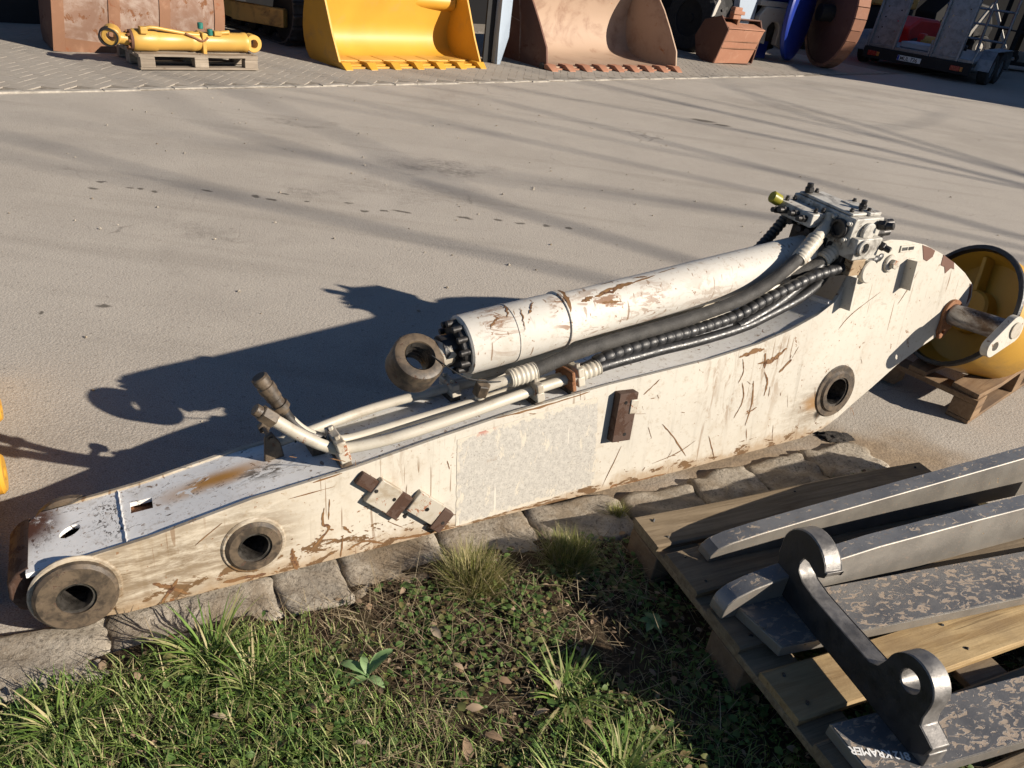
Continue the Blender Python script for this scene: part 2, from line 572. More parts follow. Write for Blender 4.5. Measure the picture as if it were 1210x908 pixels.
# arm paint -------------------------------------------------------------------
def arm_paint(name, base, stains=True, top=False, barrel=False):
    n = NT(name)
    v = n.obj
    X, Y, Z = n.xyz()
    wv = n.addvec(v, n.noisecol(7, 4), 0.05)
    wv = n.map(loc=(-.025, -.025, -.025), vec=wv)
    c = n.mix(n.step(n.noise(2.5, 3), 0.3, 0.7), tuple(x * .9 for x in base), base)
    grime = n.noise(6, 6, 0.72, 0.3)
    c = n.mix(n.step(grime, 0.50, 0.75, 0, 0.38), c, (0.33, 0.26, 0.18))
    fine = n.noise(38, 5, .75)
    c = n.mix(n.step(fine, .52, .70, 0, .48), c, (0.29, 0.21, 0.13))
    if stains:
        vs_ = n.noise(1, 4, .7, .4, n.map((24, 1, 1.6), rot=(0, -.06, 0)))
        c = n.mix(n.step(vs_, .55, .72, 0, .42), c, (0.27, 0.235, 0.19))
        sc_ = n.noise(1, 5, .75, .8, n.map((7, 1, 11), rot=(0, .3, 0)))
        c = n.mix(n.step(sc_, .62, .74, 0, .45), c, (0.25, 0.215, 0.17))
    if stains:
        # tan dust film towards the pin end and along the lower edge
        lf = n.math('MULTIPLY', n.step(X, 1.05, -0.1), n.step(n.noise(5, 5, .7), .25, .65, .45, 1))
        c = n.mix(n.math('MULTIPLY', lf, 0.50), c, (0.42, 0.315, 0.185))
        edge = n.step(n.math('ADD', Z, n.math('MULTIPLY', n.noise(9, 5, .7), 0.15)), 0.130, 0.075)
        c = n.mix(n.math('MULTIPLY', edge, 0.65), c, (0.27, 0.17, 0.08))
        # bare brown chips bitten out of the lower edge and the pin end
        bite = n.math('MULTIPLY', n.step(n.math('ADD', Z, n.math('MULTIPLY', n.step(X, 1.6, .0), -.05)), .10, .0), .16)
        bm_ = n.step(n.math('ADD', n.noise(17, 6, .7, .5, n.map((.6, 1, 1.5), rot=(0, .35, 0))), bite), .695, .72)
        c = n.mix(bm_, c, n.mix(n.noise(30, 3), (0.075, 0.042, 0.022), (0.19, 0.11, 0.05)))
        # grease smears round the pin bores
        sm = n.step(n.noise(16, 6, .75, .3, n.map((.55, 1, 2.4), rot=(0, .28, 0))), .34, .62)
        for (cx, cz, r, k) in [(-.05, .10, .22, .85), (.30, .13, .22, .6), (.13, .12, .19, .7), (2.52, .14, .15, .6), (2.43, .10, .17, .5), (.336, .112, .125, .7)]:
            b = n.math('MULTIPLY', n.blob((cx, 0, cz), (r * 1.25, 9, r), wv, 1.0), sm)
            c = n.mix(n.math('MULTIPLY', b, k), c, (0.125, 0.080, 0.038))
        b = n.math('MULTIPLY', n.blob((2.462, 0, .145), (.085, 9, .055), wv, .8), n.step(n.noise(18, 5, .7), .25, .5))
        c = n.mix(n.math('MULTIPLY', b, .85), c, (0.27, 0.15, 0.055))
        b = n.blob((2.50, 0, .09), (.03, 9, .028), wv, .7)
        c = n.mix(b, c, (0.03, 0.022, 0.015))
        # vertical rub marks
        rub = n.step(n.noise(1, 4, .7, 1.2, n.map((26, 1, 7), rot=(0, -.22, 0))), .48, .60)
        for (cx, wd, k) in [(1.99, .06, .7), (2.12, .06, .65), (1.9, .05, .5), (.74, .05, .3), (2.22, .05, .5), (1.2, .1, .2)]:
            b = n.math('MULTIPLY', n.blob((cx, 0, .33), (wd, 9, .30), wv, .9), rub)
            c = n.mix(n.math('MULTIPLY', b, k), c, (0.20, 0.105, 0.042))
    if barrel:
        rub = n.step(n.noise(1, 5, .72, 1.0, n.map((9, 30, 30))), .51, .56)
        for (cx, wd, k) in [(1.33, .07, .9), (1.48, .15, .9), (1.10, .09, .7), (1.66, .10, .6), (1.9, .2, .35)]:
            b = n.math('MULTIPLY', n.blob((cx, .10, .60), (wd, .12, .14), wv, .8), rub)
            c = n.mix(n.math('MULTIPLY', b, k), c, (0.18, 0.080, 0.030))
    if top:
        b = n.blob((.28, .17, .22), (.20, .065, .3), wv, .9)
        b = n.math('MULTIPLY', b, n.step(n.noise(9, 6, .7, .9, n.map((.7, 1.6, 1), rot=(0, 0, .3))), .43, .46))
        c = n.mix(b, c, (0.44, 0.22, 0.055))
        b = n.blob((.40, .13, .25), (.14, .05, .3), wv, .9)
        b = n.math('MULTIPLY', b, n.step(n.noise(26, 5, .75, .5, n.map((.7, 1.6, 1))), .48, .55))
        c = n.mix(b, c, (0.09, 0.07, 0.05))
        # black worn marks and chips along the tip and the far rim
        b = n.math('MAXIMUM', n.blob((.015, .15, .2), (.05, .13, .3), wv, .6), n.blob((.2, .305, .2), (.6, .022, .3), wv, .5))
        b = n.math('MAXIMUM', b, n.blob((-.15, .22, .2), (.06, .15, .3), wv, .6))
        b = n.math('MULTIPLY', b, n.step(n.noise(1, 3, .8, .5, n.map((130, 60, 60))), .54, .58))
        c = n.mix(b, c, (0.05, 0.038, 0.03))
        b = n.blob((-.175, .24, .16), (.12, .17, .3), wv, .7)
        c = n.mix(n.math('MULTIPLY', b, n.step(n.noise(14, 6, .75), .36, .50)), c, (0.085, 0.036, 0.022))
        b = n.step(n.noise(24, 6, .78, .6, n.map((1.0, 2.2, 1), rot=(0, 0, .35))), .615, .635)
        c = n.mix(n.math('MULTIPLY', b, n.step(X, .95, .3)), c, (0.10, 0.075, 0.055))
    # long scratches in two directions, bare steel gone brown
    msk = n.step(n.noise(3.1, 2, .6), .42, .56)
    for (rot, sc, t, k) in [((0, .75, 0), (55, 30, 3.2), .715, .8), ((0, -.5, 0), (70, 30, 2.6), .725, .75), ((0, 1.25, .1), (60, 30, 4.0), .725, .6)]:
        s = n.noise(1.0, 1, 0.5, 0.35, n.map(sc, rot=rot))
        c = n.mix(n.math('MULTIPLY', n.math('MULTIPLY', n.step(s, t, t + .02), msk), k), c, (0.17, 0.095, 0.045))
    # chips and rust specks
    ch = n.step(n.noise(13, 6, 0.74, 0.7), 0.645, 0.665)
    c = n.mix(ch, c, n.mix(n.noise(40, 2), (0.10, 0.040, 0.018), (0.26, 0.13, 0.05)))
    sp = n.step(n.noise(70, 3, 0.6), 0.665, 0.70)
    c = n.mix(n.math('MULTIPLY', sp, .8), c, (0.20, 0.10, 0.045))
    n.bump(fine, 0.22, 0.003)
    M[name] = n.set(c, n.math('ADD', n.math('MULTIPLY', grime, .35), .42), 0, .28)


arm_paint("cream_paint", (0.525, 0.492, 0.425))
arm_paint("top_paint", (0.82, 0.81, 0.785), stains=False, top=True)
arm_paint("barrel_paint", (0.55, 0.525, 0.475), stains=False, barrel=True)
worn("pipe_paint", (0.50, 0.46, 0.38), rust_t=.64, scale=12, dirt_t=.5, dirt_k=.6)
worn("clamp_paint", (0.45, 0.41, 0.34), rust_t=.58, scale=16, dirt_t=.45, dirt_k=.75)


def make_decal():
    n = NT("sticker")
    v = n.obj
    c = n.mix(n.step(n.noise(60, 5, .7), .35, .65), (0.36, 0.340, 0.305), (0.45, 0.425, 0.378))
    c = n.mix(n.step(n.noise(170, 3, .75), .52, .66, 0, .5), c, (0.15, 0.135, 0.115))
    p = n.step(n.noise(13, 8, .75, .25, n.map((1.6, 1, .6), rot=(0, .5, 0))), .565, .60)
    c = n.mix(p, c, (0.51, 0.465, 0.385))
    X, Y, Z = n.xyz()
    xo = n.math('SUBTRACT', X, .922)
    ex = n.math('MINIMUM', xo, n.math('SUBTRACT', 1.434, X))
    ez = n.math('MINIMUM', n.math('SUBTRACT', Z, n.math('MULTIPLY_ADD', xo, .04, .004)), n.math('SUBTRACT', n.math('MULTIPLY_ADD', xo, .105, .303), Z))
    ed = n.math('ADD', n.math('MINIMUM', ex, ez), n.math('MULTIPLY', n.math('SUBTRACT', n.noise(26, 6, .75), .53), .11))
    c = n.mix(n.step(ed, .010, .0), c, (0.50, 0.455, 0.375))
    s = n.step(n.noise(1, 2, .5, .3, n.map((60, 20, 4), rot=(0, .6, 0))), .70, .72)
    c = n.mix(s, c, (0.54, 0.50, 0.43))
    c = n.mix(n.step(n.noise(8, 6, .7), .62, .7, 0, .5), c, (0.24, 0.17, 0.11))
    r = n.math('MULTIPLY', n.blob((1.0, 0, .33), (.07, 9, .04), None, .8), n.step(n.noise(50, 5), .48, .56))
    c = n.mix(r, c, (0.35, 0.10, 0.07))
    n.bump(n.math('ADD', n.noise(140, 3), n.math('MULTIPLY', p, -2)), .3, .002)
    M["sticker"] = n.set(c, .7)


make_decal()
worn("boss_grease", (0.120, 0.088, 0.058), rust=(.045, .024, .014), dirt=(.030, .023, .017), rust_t=.60, dirt_t=.38, scale=26, rough=.5, dirt_k=.9)
plain("mud_black", (0.030, 0.025, 0.021), 0.9, var=.6, scale=60, bump=.8, bscale=180)
plain("bore_steel", (0.10, 0.09, 0.08), 0.35, 0.7, var=.5, scale=30, bump=.3)
plain("grease_black", (0.020, 0.018, 0.017), 0.4, var=.5, scale=40, bump=.4)
worn("rust_plate", (0.070, 0.038, 0.025), rust=(.035, .017, .010), dirt=(.60, .50, .36), rust_t=.5, dirt_t=.60, scale=13, rough=.75, dirt_k=1.0)
worn("rust_orange", (0.24, 0.105, 0.045), rust=(.10, .04, .018), dirt=(.33, .19, .10), rust_t=.55, scale=20, rough=.8)
plain("rubber", (0.022, 0.022, 0.023), 0.42, var=.35, scale=30, bump=.2, bscale=160)
plain("hose_dusty", (0.046, 0.043, 0.039), 0.75, var=.4, scale=26, bump=.5, bscale=240)
plain("dark_steel", (0.045, 0.042, 0.04), 0.45, 0.5, var=.5, scale=30, bump=.25)
plain("steel", (0.42, 0.40, 0.37), 0.35, 0.9, var=.3, scale=22, bump=.2)
worn("rust_scratch", (0.17, 0.085, 0.031), rust=(.060, .028, .014), dirt=(.28, .155, .055), rust_t=.55, dirt_t=.5, scale=22, rough=.8)
plain("wire", (0.02, 0.02, 0.02), 0.5)
worn("valve_paint", (0.50, 0.48, 0.43), rust=(.06, .035, .02), dirt=(.10, .085, .07), rust_t=.60, dirt_t=.43, scale=17, rough=.5, dirt_k=.85)
plain("plug_yellow", (0.26, 0.235, 0.02), 0.45)


def make_pin():
    n = NT("pin_chrome")
    c = n.mix(n.step(n.noise(1, 6, .7, .6, n.map((9, 5, 9))), .40, .62), (0.30, 0.29, 0.29), (0.09, 0.062, 0.045))
    n.bump(n.noise(60, 4), .2, .003)
    M["pin_chrome"] = n.set(c, n.step(n.noise(20, 4), .3, .7, .22, .55), .75)


make_pin()


def make_mill(name, lo, hi, flake, t, gloss):
    """mill scale on raw steel: bluish grey scale with flaked brown patches"""
    n = NT(name)
    mp = n.map((1, 1.9, 1.4))
    c = n.mix(n.step(n.noise(9, 5, .6), .3, .7), lo, hi)
    f = n.step(n.noise(34, 5, .6, .8, mp), t, t + .03)
    c = n.mix(f, c, n.mix(n.noise(60, 3), flake, tuple(x * 1.5 for x in flake)))
    g = n.step(n.noise(60, 4, .65, .4, mp), .60, .63)
    c = n.mix(n.math('MULTIPLY', g, .8), c, (0.27, 0.22, 0.18))
    n.bump(n.math('ADD', n.math('MULTIPLY', f, -1.0), n.math('MULTIPLY', n.noise(130, 3), .4)), .4, .003)
    M[name] = n.set(c, n.math('ADD', n.math('MULTIPLY', f, .35), gloss), .35)


make_mill("mill_scale", (0.125, 0.125, 0.130), (0.195, 0.190, 0.185), (0.31, 0.25, 0.195), .535, .45)
make_mill("mill_fine", (0.15, 0.155, 0.165), (0.24, 0.24, 0.24), (0.34, 0.28, 0.22), .60, .42)
make_mill("cut_steel", (0.185, 0.170, 0.150), (0.255, 0.235, 0.205), (0.21, 0.155, 0.10), .66, .5)
plain("hook_shaded_scale", (0.020, 0.020, 0.022), 0.55, 0.0, var=.4, scale=20, bump=.2)  # mill scale darkened near-black for the shade on faces turned from the sun
plain("hook_steel", (0.19, 0.18, 0.17), 0.5, 0.5, var=.35, scale=16, bump=.3)
plain("chalk", (0.80, 0.80, 0.78), 0.9, var=.1, bump=0)


def make_wood(name, a, b, weather, k):
    n = NT(name)
    r = n.objrand()
    off = n.t.nodes.new("ShaderNodeVectorMath")
    off.operation = 'ADD'
    n.put(off.inputs[0], n.obj)
    n.put(off.inputs[1], n.math('MULTIPLY', r, 31))
    v = off.outputs[0]
    g = n.noise(1, 7, .68, 1.2, n.map((2.2, 34, 34), vec=v))
    c = n.mix(n.step(g, .32, .68), a, b)
    c = n.mix(n.math('MULTIPLY', n.step(n.noise(3.5, 5, .65, vec=v), .42, .66), k), c, weather)
    c = n.mix(n.step(n.noise(1, 4, .6, .4, n.map((1.2, 60, 60), vec=v)), .62, .70, 0, .65), c, tuple(x * .35 for x in a))
    kn = n.step(n.voro(5.5, 'F1', n.map((.8, 1.6, 1.6), vec=v)), .10, .05)
    c = n.mix(n.math('MULTIPLY', kn, .8), c, (0.10, 0.055, 0.025))
    c = n.mix(n.math('MULTIPLY', r, .5), c, weather)
    n.bump(n.math('ADD', g, n.math('MULTIPLY', n.noise(60, 4, vec=v), .4)), .45, .004)
    M[name] = n.set(c, .82, 0, .25)


make_wood("pallet_wood", (0.165, 0.118, 0.068), (0.32, 0.245, 0.155), (0.125, 0.100, 0.074), .75)
make_wood("sunlit_wood", (0.30, 0.195, 0.085), (0.50, 0.365, 0.19), (0.22, 0.155, 0.09), .5)  # paler, yellower copy of the pallet wood: sunlight put into one board's colour
make_wood("old_wood", (0.200, 0.120, 0.062), (0.30, 0.20, 0.115), (0.12, 0.085, 0.060), .6)
make_wood("grey_wood", (0.27, 0.215, 0.16), (0.42, 0.35, 0.27), (0.20, 0.165, 0.13), .6)

worn("yellow_paint", (0.58, 0.30, 0.03), rust=(.16, .07, .03), dirt=(.36, .215, .065), rust_t=.70, dirt_t=.50, scale=5, rough=.46, dirt_k=.6)
worn("yellow_shell", (0.60, 0.315, 0.035), rust=(.22, .12, .05), dirt=(.44, .275, .09), rust_t=.74, dirt_t=.52, scale=4, rough=.48, dirt_k=.55)
worn("yellow_light", (0.58, 0.34, 0.075), rust=(.14, .06, .025), dirt=(.42, .26, .10), rust_t=.70, dirt_t=.6, scale=9, rough=.4, dirt_k=.6)
worn("drum_yellow", (0.50, 0.27, 0.03), rust=(.12, .06, .02), dirt=(.24, .14, .04), rust_t=.68, dirt_t=.5, scale=5, rough=.5, dirt_k=.7)
worn("yellow_dirty", (0.60, 0.34, 0.085), rust=(.09, .045, .022), dirt=(.13, .075, .035), rust_t=.62, dirt_t=.46, scale=4, rough=.6, dirt_k=.8)
worn("rust_bucket", (0.235, 0.140, 0.098), rust=(.12, .055, .028), dirt=(.37, .30, .25), rust_t=.56, dirt_t=.42, scale=4.5, rough=.8, dirt_k=.75)
worn("rust_strip", (0.235, 0.115, 0.062), rust=(.15, .06, .03), dirt=(.40, .24, .15), rust_t=.6, dirt_t=.52, scale=6, rough=.8)
worn("rust_shell", (0.40, 0.285, 0.205), rust=(.20, .10, .05), dirt=(.20, .11, .07), rust_t=.64, dirt_t=.46, scale=2.5, rough=.6, dirt_k=.7)
worn("rust_dark", (0.125, 0.055, 0.035), rust=(.07, .03, .018), dirt=(.20, .11, .07), rust_t=.6, dirt_t=.5, scale=3.5, rough=.75)
worn("rust_tooth", (0.34, 0.155, 0.09), rust=(.15, .06, .03), dirt=(.42, .24, .16), rust_t=.65, dirt_t=.5, scale=9, rough=.75)
worn("bluegrey_paint", (0.36, 0.43, 0.51), rust=(.08, .05, .04), dirt=(.18, .20, .22), rust_t=.70, dirt_t=.55, scale=4, rough=.5)
worn("blue_paint", (0.010, 0.030, 0.24), rust=(.03, .03, .05), dirt=(.03, .05, .18), rust_t=.68, dirt_t=.5, scale=5, rough=.4)
worn("red_paint", (0.50, 0.03, 0.025), rust=(.05, .02, .015), dirt=(.18, .03, .02), rust_t=.7, dirt_t=.5, scale=5, rough=.4)
worn("galvanised", (0.24, 0.265, 0.295), rust=(.10, .10, .10), dirt=(.13, .145, .165), rust_t=.68, dirt_t=.42, scale=9, rough=.42, metal=.55, dirt_k=.8)
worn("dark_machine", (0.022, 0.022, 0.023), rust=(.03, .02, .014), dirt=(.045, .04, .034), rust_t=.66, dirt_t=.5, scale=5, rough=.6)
worn("hall_shade", (0.014, 0.014, 0.015), rust=(.02, .012, .01), dirt=(.024, .022, .02), rust_t=.7, dirt_t=.5, scale=1.5, rough=.8)  # near-black colour puts the shade behind the machines into the wall
worn("silver_paint", (0.50, 0.47, 0.42), rust=(.24, .16, .10), dirt=(.32, .28, .23), rust_t=.62, dirt_t=.5, scale=6, rough=.45)
for k_, s_ in (("hall_shade", .05), ("dark_machine", .2), ("rust_shell", .25), ("rust_bucket", .2)):
    [n_ for n_ in M[k_].node_tree.nodes if n_.type == 'BSDF_PRINCIPLED'][0].inputs["Specular IOR Level"].default_value = s_
plain("plate_white", (0.72, 0.72, 0.70), .5, var=.05, bump=0)
plain("plate_blue", (0.02, 0.05, 0.35), .5, var=.05, bump=0)
plain("plate_black", (0.015, 0.015, 0.015), .6, var=.05, bump=0)
plain("lamp_red", (0.32, 0.03, 0.02), .25, var=.1, bump=0)
plain("lamp_orange", (0.50, 0.17, 0.03), .3, var=.1, bump=0)
plain("cap_green", (0.015, 0.15, 0.12), .5, var=.2)
plain("hall_sheet", (0.33, 0.35, 0.36), .6, var=.12, scale=2, bump=.1)
plain("bark", (0.085, 0.068, 0.05), .95, var=.4, scale=20, bump=.8)
plain("track", (0.06, 0.058, 0.056), .7, var=.4, scale=12, bump=.3)
plain("tyre", (0.028, 0.027, 0.027), .85, var=.3, scale=20, bump=.4)

# ------------------------------------------------------------------ ground
g = MB()
g.add([(-400, -400, 0), (400, -400, 0), (400, 400, 0), (-400, 400, 0)], [(0, 1, 2, 3)])
ground = struct(obj("ground", g, "asphalt", smooth=0, fix=False))

ARM_O = Vector((-.889, 1.304, .03))
AU = Vector((.842, .539, 0)).normalized()              # along the arm, pin end to head
AN0 = Vector((AU.y, -AU.x, 0))                          # level, towards the camera
TILT = rad(8)
AN = AN0 * math.cos(TILT) + Vector((0, 0, 1)) * math.sin(TILT)
AW = AN.cross(AU)


def kerb_pt(t, d, z=0.0):
    p = ARM_O + AU * t + AN0 * d
    return Vector((p.x, p.y, z))


def kerb_d(t):
    """the kerb line bends gently towards the camera at the right"""
    k = min(1.0, max(0.0, (t - .85) / 1.0))
    return .045 + .11 * k * k * (3 - 2 * k) + (.055 * (t - 2.0) ** 2 if t > 2.0 else 0)


# planted verge in front of the kerb
def soil_h(t, d):
    return (0.014 + 0.006 * math.sin(t * 9.1 + d * 4) * math.sin(d * 11 + 1.3 * t) + 0.004 * math.sin(t * 23 + 2) * math.sin(d * 27)
            - 0.0 * d)


s = MB()
NT_, ND_ = 130, 60
vs, fs = [], []
for i in range(NT_ + 1):
    for j in range(ND_ + 1):
        t = -2.5 + 7.5 * i / NT_
        d = kerb_d(t) + .055 + max(0, t - 2.5) * .9 + 2.9 * (j / ND_) ** 1.6
        vs.append(kerb_pt(t, d, soil_h(t, d) if 0 < i < NT_ and j < ND_ else -.03))
for i in range(NT_):
    for j in range(ND_):
        a = i * (ND_ + 1) + j
        fs.append((a, a + ND_ + 1, a + ND_ + 2, a + 1))
s.add(vs, fs)
verge = struct(obj("verge", s, "soil", smooth=80))

# kerb of rough natural stones
kerb = struct(empty("kerb", kerb_pt(0, 0)))


def stone_mesh(L, W, H, seed):
    r = random.Random(seed)
    bm = bmesh.new()
    bmesh.ops.create_cube(bm, size=1.0)
    bmesh.ops.subdivide_edges(bm, edges=bm.edges[:], cuts=9, use_grid_fill=True)
    ph = [r.uniform(0, 6.28) for _ in range(12)]
    for v in bm.verts:
        p = v.co * 2
        q = Vector((abs(p.x), abs(p.y), abs(p.z)))
        e = 14.0
        k = (q.x ** e + q.y ** e + q.z ** e) ** (-1 / e)
        p = p * (k * 1.0 + 0.0)
        nz = (.014 * math.sin(p.x * 3.1 + ph[0]) * math.sin(p.y * 2.3 + ph[1]) + .014 * math.sin(p.x * 7 + p.y * 5 + ph[2])
              + .02 * math.sin(p.y * 9 - p.x * 4 + p.z * 6 + ph[3]) + .016 * math.sin(p.x * 13 + ph[4]) * math.sin(p.y * 15 + ph[5]))
        p = p * (1 + nz)
        v.co = Vector((p.x * L / 2, p.y * W / 2 + .004 * math.sin(p.x * 4 + ph[6]), p.z * H / 2 + .006 * math.sin(p.x * 5 + p.y * 6 + ph[7])))
    k1, k2, k3 = r.uniform(-.10, .10), r.uniform(-.08, .08), r.uniform(-.05, .05)
    for v in bm.verts:
        x_, y_ = v.co.x / L, v.co.y / W
        v.co.x += y_ * k1 * W + y_ * x_ * k3 * L
        v.co.y += x_ * y_ * k2 * W * 2
        v.co.z += .010 * (r.random() - .5) * .35
    me = bpy.data.meshes.new("stone")
    bm.to_mesh(me)
    bm.free()
    me.materials.append(M["kerb_stone"])
    me.polygons.foreach_set("use_smooth", [True] * len(me.polygons))
    return me


joints = [-1.45, -1.12, -.78, -.42, -.03, .375, .56, .86, 1.17, 1.50, 1.80, 2.08, 2.36, 2.66]
for i in range(len(joints) - 1):
    L = joints[i + 1] - joints[i]
    W = random.uniform(.19, .225)
    o = bpy.data.objects.new("stone", stone_mesh(L * .995, W, .13, 40 + i))
    COL.objects.link(o)
    o.parent = kerb
    t = (joints[i] + joints[i + 1]) / 2
    dd = kerb_d(t) + random.uniform(-.006, .006)
    p = kerb_pt(t, dd + (.012 if i == 3 or i == 4 else 0), random.uniform(-.052, -.043) + (.004 if t > 1.6 else 0)) - kerb.location
    o.location = p
    o.rotation_euler = (random.uniform(-.03, .03), random.uniform(-.03, .03), math.atan2(AU.y, AU.x) - math.atan((kerb_d(t + .1) - kerb_d(t - .1)) / .2) + random.uniform(-.03, .03))

# block paving at the back of the yard
PAV_A = rad(46.2)
paving = empty("paving", (-4.42, 6.25, 0), PAV_A)
struct(paving)
b = MB()
b.box(-6, 26, .02, 14, -.05, .006)
obj("bed", b, "joint_sand", paving, smooth=0)


def brick_mesh(L, W, H, c=.006):
    m_ = MB()
    x, y = L / 2, W / 2
    vs = [(-x, -y, -H), (x, -y, -H), (x, y, -H), (-x, y, -H), (-x, -y, -c), (x, -y, -c), (x, y, -c), (-x, y, -c),
          (-x + c, -y + c, 0), (x - c, -y + c, 0), (x - c, y - c, 0), (-x + c, y - c, 0)]
    fs = []
    for k in (0, 4):
        for i in range(4):
            j = (i + 1) % 4
            fs.append((k + i, k + j, k + 4 + j, k + 4 + i))
    fs.append((8, 9, 10, 11))
    m_.add(vs, fs)
    return m_


proto = obj("brick", brick_mesh(.196, .096, .03, .0006), "paver", paving, smooth=0)
cells = []
pr, pm = random.Random(3), Matrix.Rotation(PAV_A, 3, 'Z')
U_ = .1
ca, sa = math.cos(rad(45)), math.sin(rad(45))
for i in range(-140, 240):
    for j in range(-140, 240):
        kk = (i - j) % 4
        if kk == 0:
            cx, cy, ro = (i + 1.0) * U_, (j + .5) * U_, 0
        elif kk == 2 or kk == 1 or kk == 3:
            if kk == 3:
                cx, cy, ro = (i + .5) * U_, (j + 1.0) * U_, 90
            else:
                continue
        x, y = cx * ca - cy * sa, cx * sa + cy * ca
        if y < .13 or y > 4.2 or x < -1.5 or x > 17:
            continue
        wpt = pm @ Vector((x, y, 0)) + Vector((-4.42, 6.25, 0))
        q = wpt - Vector((0, 0, CAM_H))
        dz = q.dot(_fw)
        px, py = 605 + 909 * q.dot(_R) / dz, 454 - 909 * q.dot(_U) / dz
        if px < -60 or px > 1270 or py < -40:
            continue
        vis = 0 if (0 < px < 1210 and 0 < py < 908) else 1000
        cells.append((dz + vis, x, y, ro))
cells.sort()
far = MB()
for n_, (dz, x, y, ro) in enumerate(cells):
    rz = rad(ro + 45) + pr.uniform(-.015, .015)
    zz = .016 + pr.uniform(-.0012, .0012)
    if n_ < 290:
        c = proto if n_ == 0 else dup_child(proto, paving)
        c.location = (x, y, zz)
        c.rotation_euler = (pr.uniform(-.006, .006), pr.uniform(-.006, .006), rz)
    else:
        mt = Matrix.Translation((x, y, zz)) @ Matrix.Rotation(rz, 4, 'Z')
        bb = brick_mesh(.196, .096, .03, .0006)
        far.add([mt @ Vector(p) for p in bb.v], bb.f)
fo = obj("bricks", far, "paver", paving, smooth=0, fix=False)
fo["kind"] = "stuff"
# pale edging blocks along the front of the paving
eproto = obj("edging_block", brick_mesh(.305, .085, .06, .004), "edging", paving, smooth=0)
for i in range(48):
    c = eproto if i == 0 else dup_child(eproto, paving)
    c.location = (-1.5 + i * .306 + pr.uniform(-.006, .006), .06 + pr.uniform(-.014, .014), .014 + pr.uniform(-.004, .003))
    c.rotation_euler = (pr.uniform(-.02, .01), pr.uniform(-.004, .004), pr.uniform(-.03, .03))
# ------------------------------------------------------------------ excavator arm lying on the kerb
mw = Matrix.Identity(4)
for i in range(3):
    mw[i][0], mw[i][1], mw[i][2], mw[i][3] = AU[i], -AN[i], AW[i], ARM_O[i]
arm = empty("excavator_arm", mw=mw)
tag(arm, "long cream-white excavator arm with hydraulic cylinder and hoses, lying along the stone kerb", "excavator arm")
WID = .296
TOPS = [(-.17, .178), (-.047, .187), (.102, .204), (.347, .25), (.618, .279), (.85, .317), (1.117, .356), (1.454, .388), (1.879, .413),
        (2.10, .440), (2.253, .474), (2.38, .515), (2.455, .556)]


def wtop(s_):
    for (a, b), (c, d) in zip(TOPS, TOPS[1:]):
        if s_ <= c:
            return b + (d - b) * (s_ - a) / (c - a)
    return TOPS[-1][1]


outline = [(-.045, .012), (.02, .002), (.6, 0), (1.17, -.002), (1.8, -.008), (2.225, -.006), (2.45, -.004), (2.56, .014), (2.64, .05),
           (2.706, .092), (2.814, .154), (2.945, .235), (3.088, .300), (3.20, .343), (3.299, .383), (3.335, .43), (3.345, .49), (3.325, .545),
           (3.243, .602), (3.152, .650), (3.041, .698), (2.919, .741), (2.80, .765), (2.70, .775), (2.63, .768), (2.575, .745), (2.535, .705),
           (2.505, .645), (2.48, .592), (2.455, .556), (2.38, .515), (2.253, .474), (2.10, .440), (1.879, .413), (1.454, .388), (1.117, .356),
           (.85, .317), (.618, .279), (.347, .25), (.102, .204), (-.047, .187), (-.11, .165), (-.14, .12), (-.13, .06), (-.09, .025)]
BORES = [(-.078, .099, .060), (.336, .112, .042), (2.58, .178, .062)]
holes = [circ(x, z, r, 24) for x, z, r in BORES] + [circ(3.215, .43, .040, 20)]
for y0, y1, nm, hl in ((0, .014, "side_plate", holes), (WID - .014, WID, "side_plate", holes)):
    p = MB()
    p.plate(outline, lambda a, b, t: (a, t, b), y0, y1, hl)
    o = obj(nm, p, "cream_paint", arm, bevel=.0025)
# top plate: flat piece with two openings at the pin end, then the long run
rim = [(-.17 + .47 * i / 8, .014) for i in range(9)] + [(.30 - .44 * i / 8, WID - .014) for i in range(9)] + [(-.165, WID - .05)]
ov = [(-.075 + .022 * math.cos(a) + .010 * math.sin(a), .150 + .026 * math.sin(a)) for a in [2 * math.pi * i / 18 for i in range(18)]]
sq = [(.065, .150), (.118, .143), (.121, .196), (.068, .203)]
p = MB()
p.plate(rim, lambda a, b, t: (a, b, wtop(a) - .006 + t), -.012, 0, [ov, sq])
obj("top_plate", p, "top_paint", arm)
p = MB()
ss = [.30 + (2.455 - .30) * i / 40 for i in range(41)]
vs, fs = [], []
for a in ss:
    for y in (.014, WID - .014):
        for dz in (-.006, -.018):
            vs.append((a, y, wtop(a) + dz))
for i in range(40):
    k = i * 4
    fs += [(k, k + 2, k + 6, k + 4), (k + 1, k + 5, k + 7, k + 3)]
fs += [(0, 1, 3, 2), (160, 162, 163, 161)]
p.add(vs, fs)
obj("top_plate", p, "top_paint", arm)
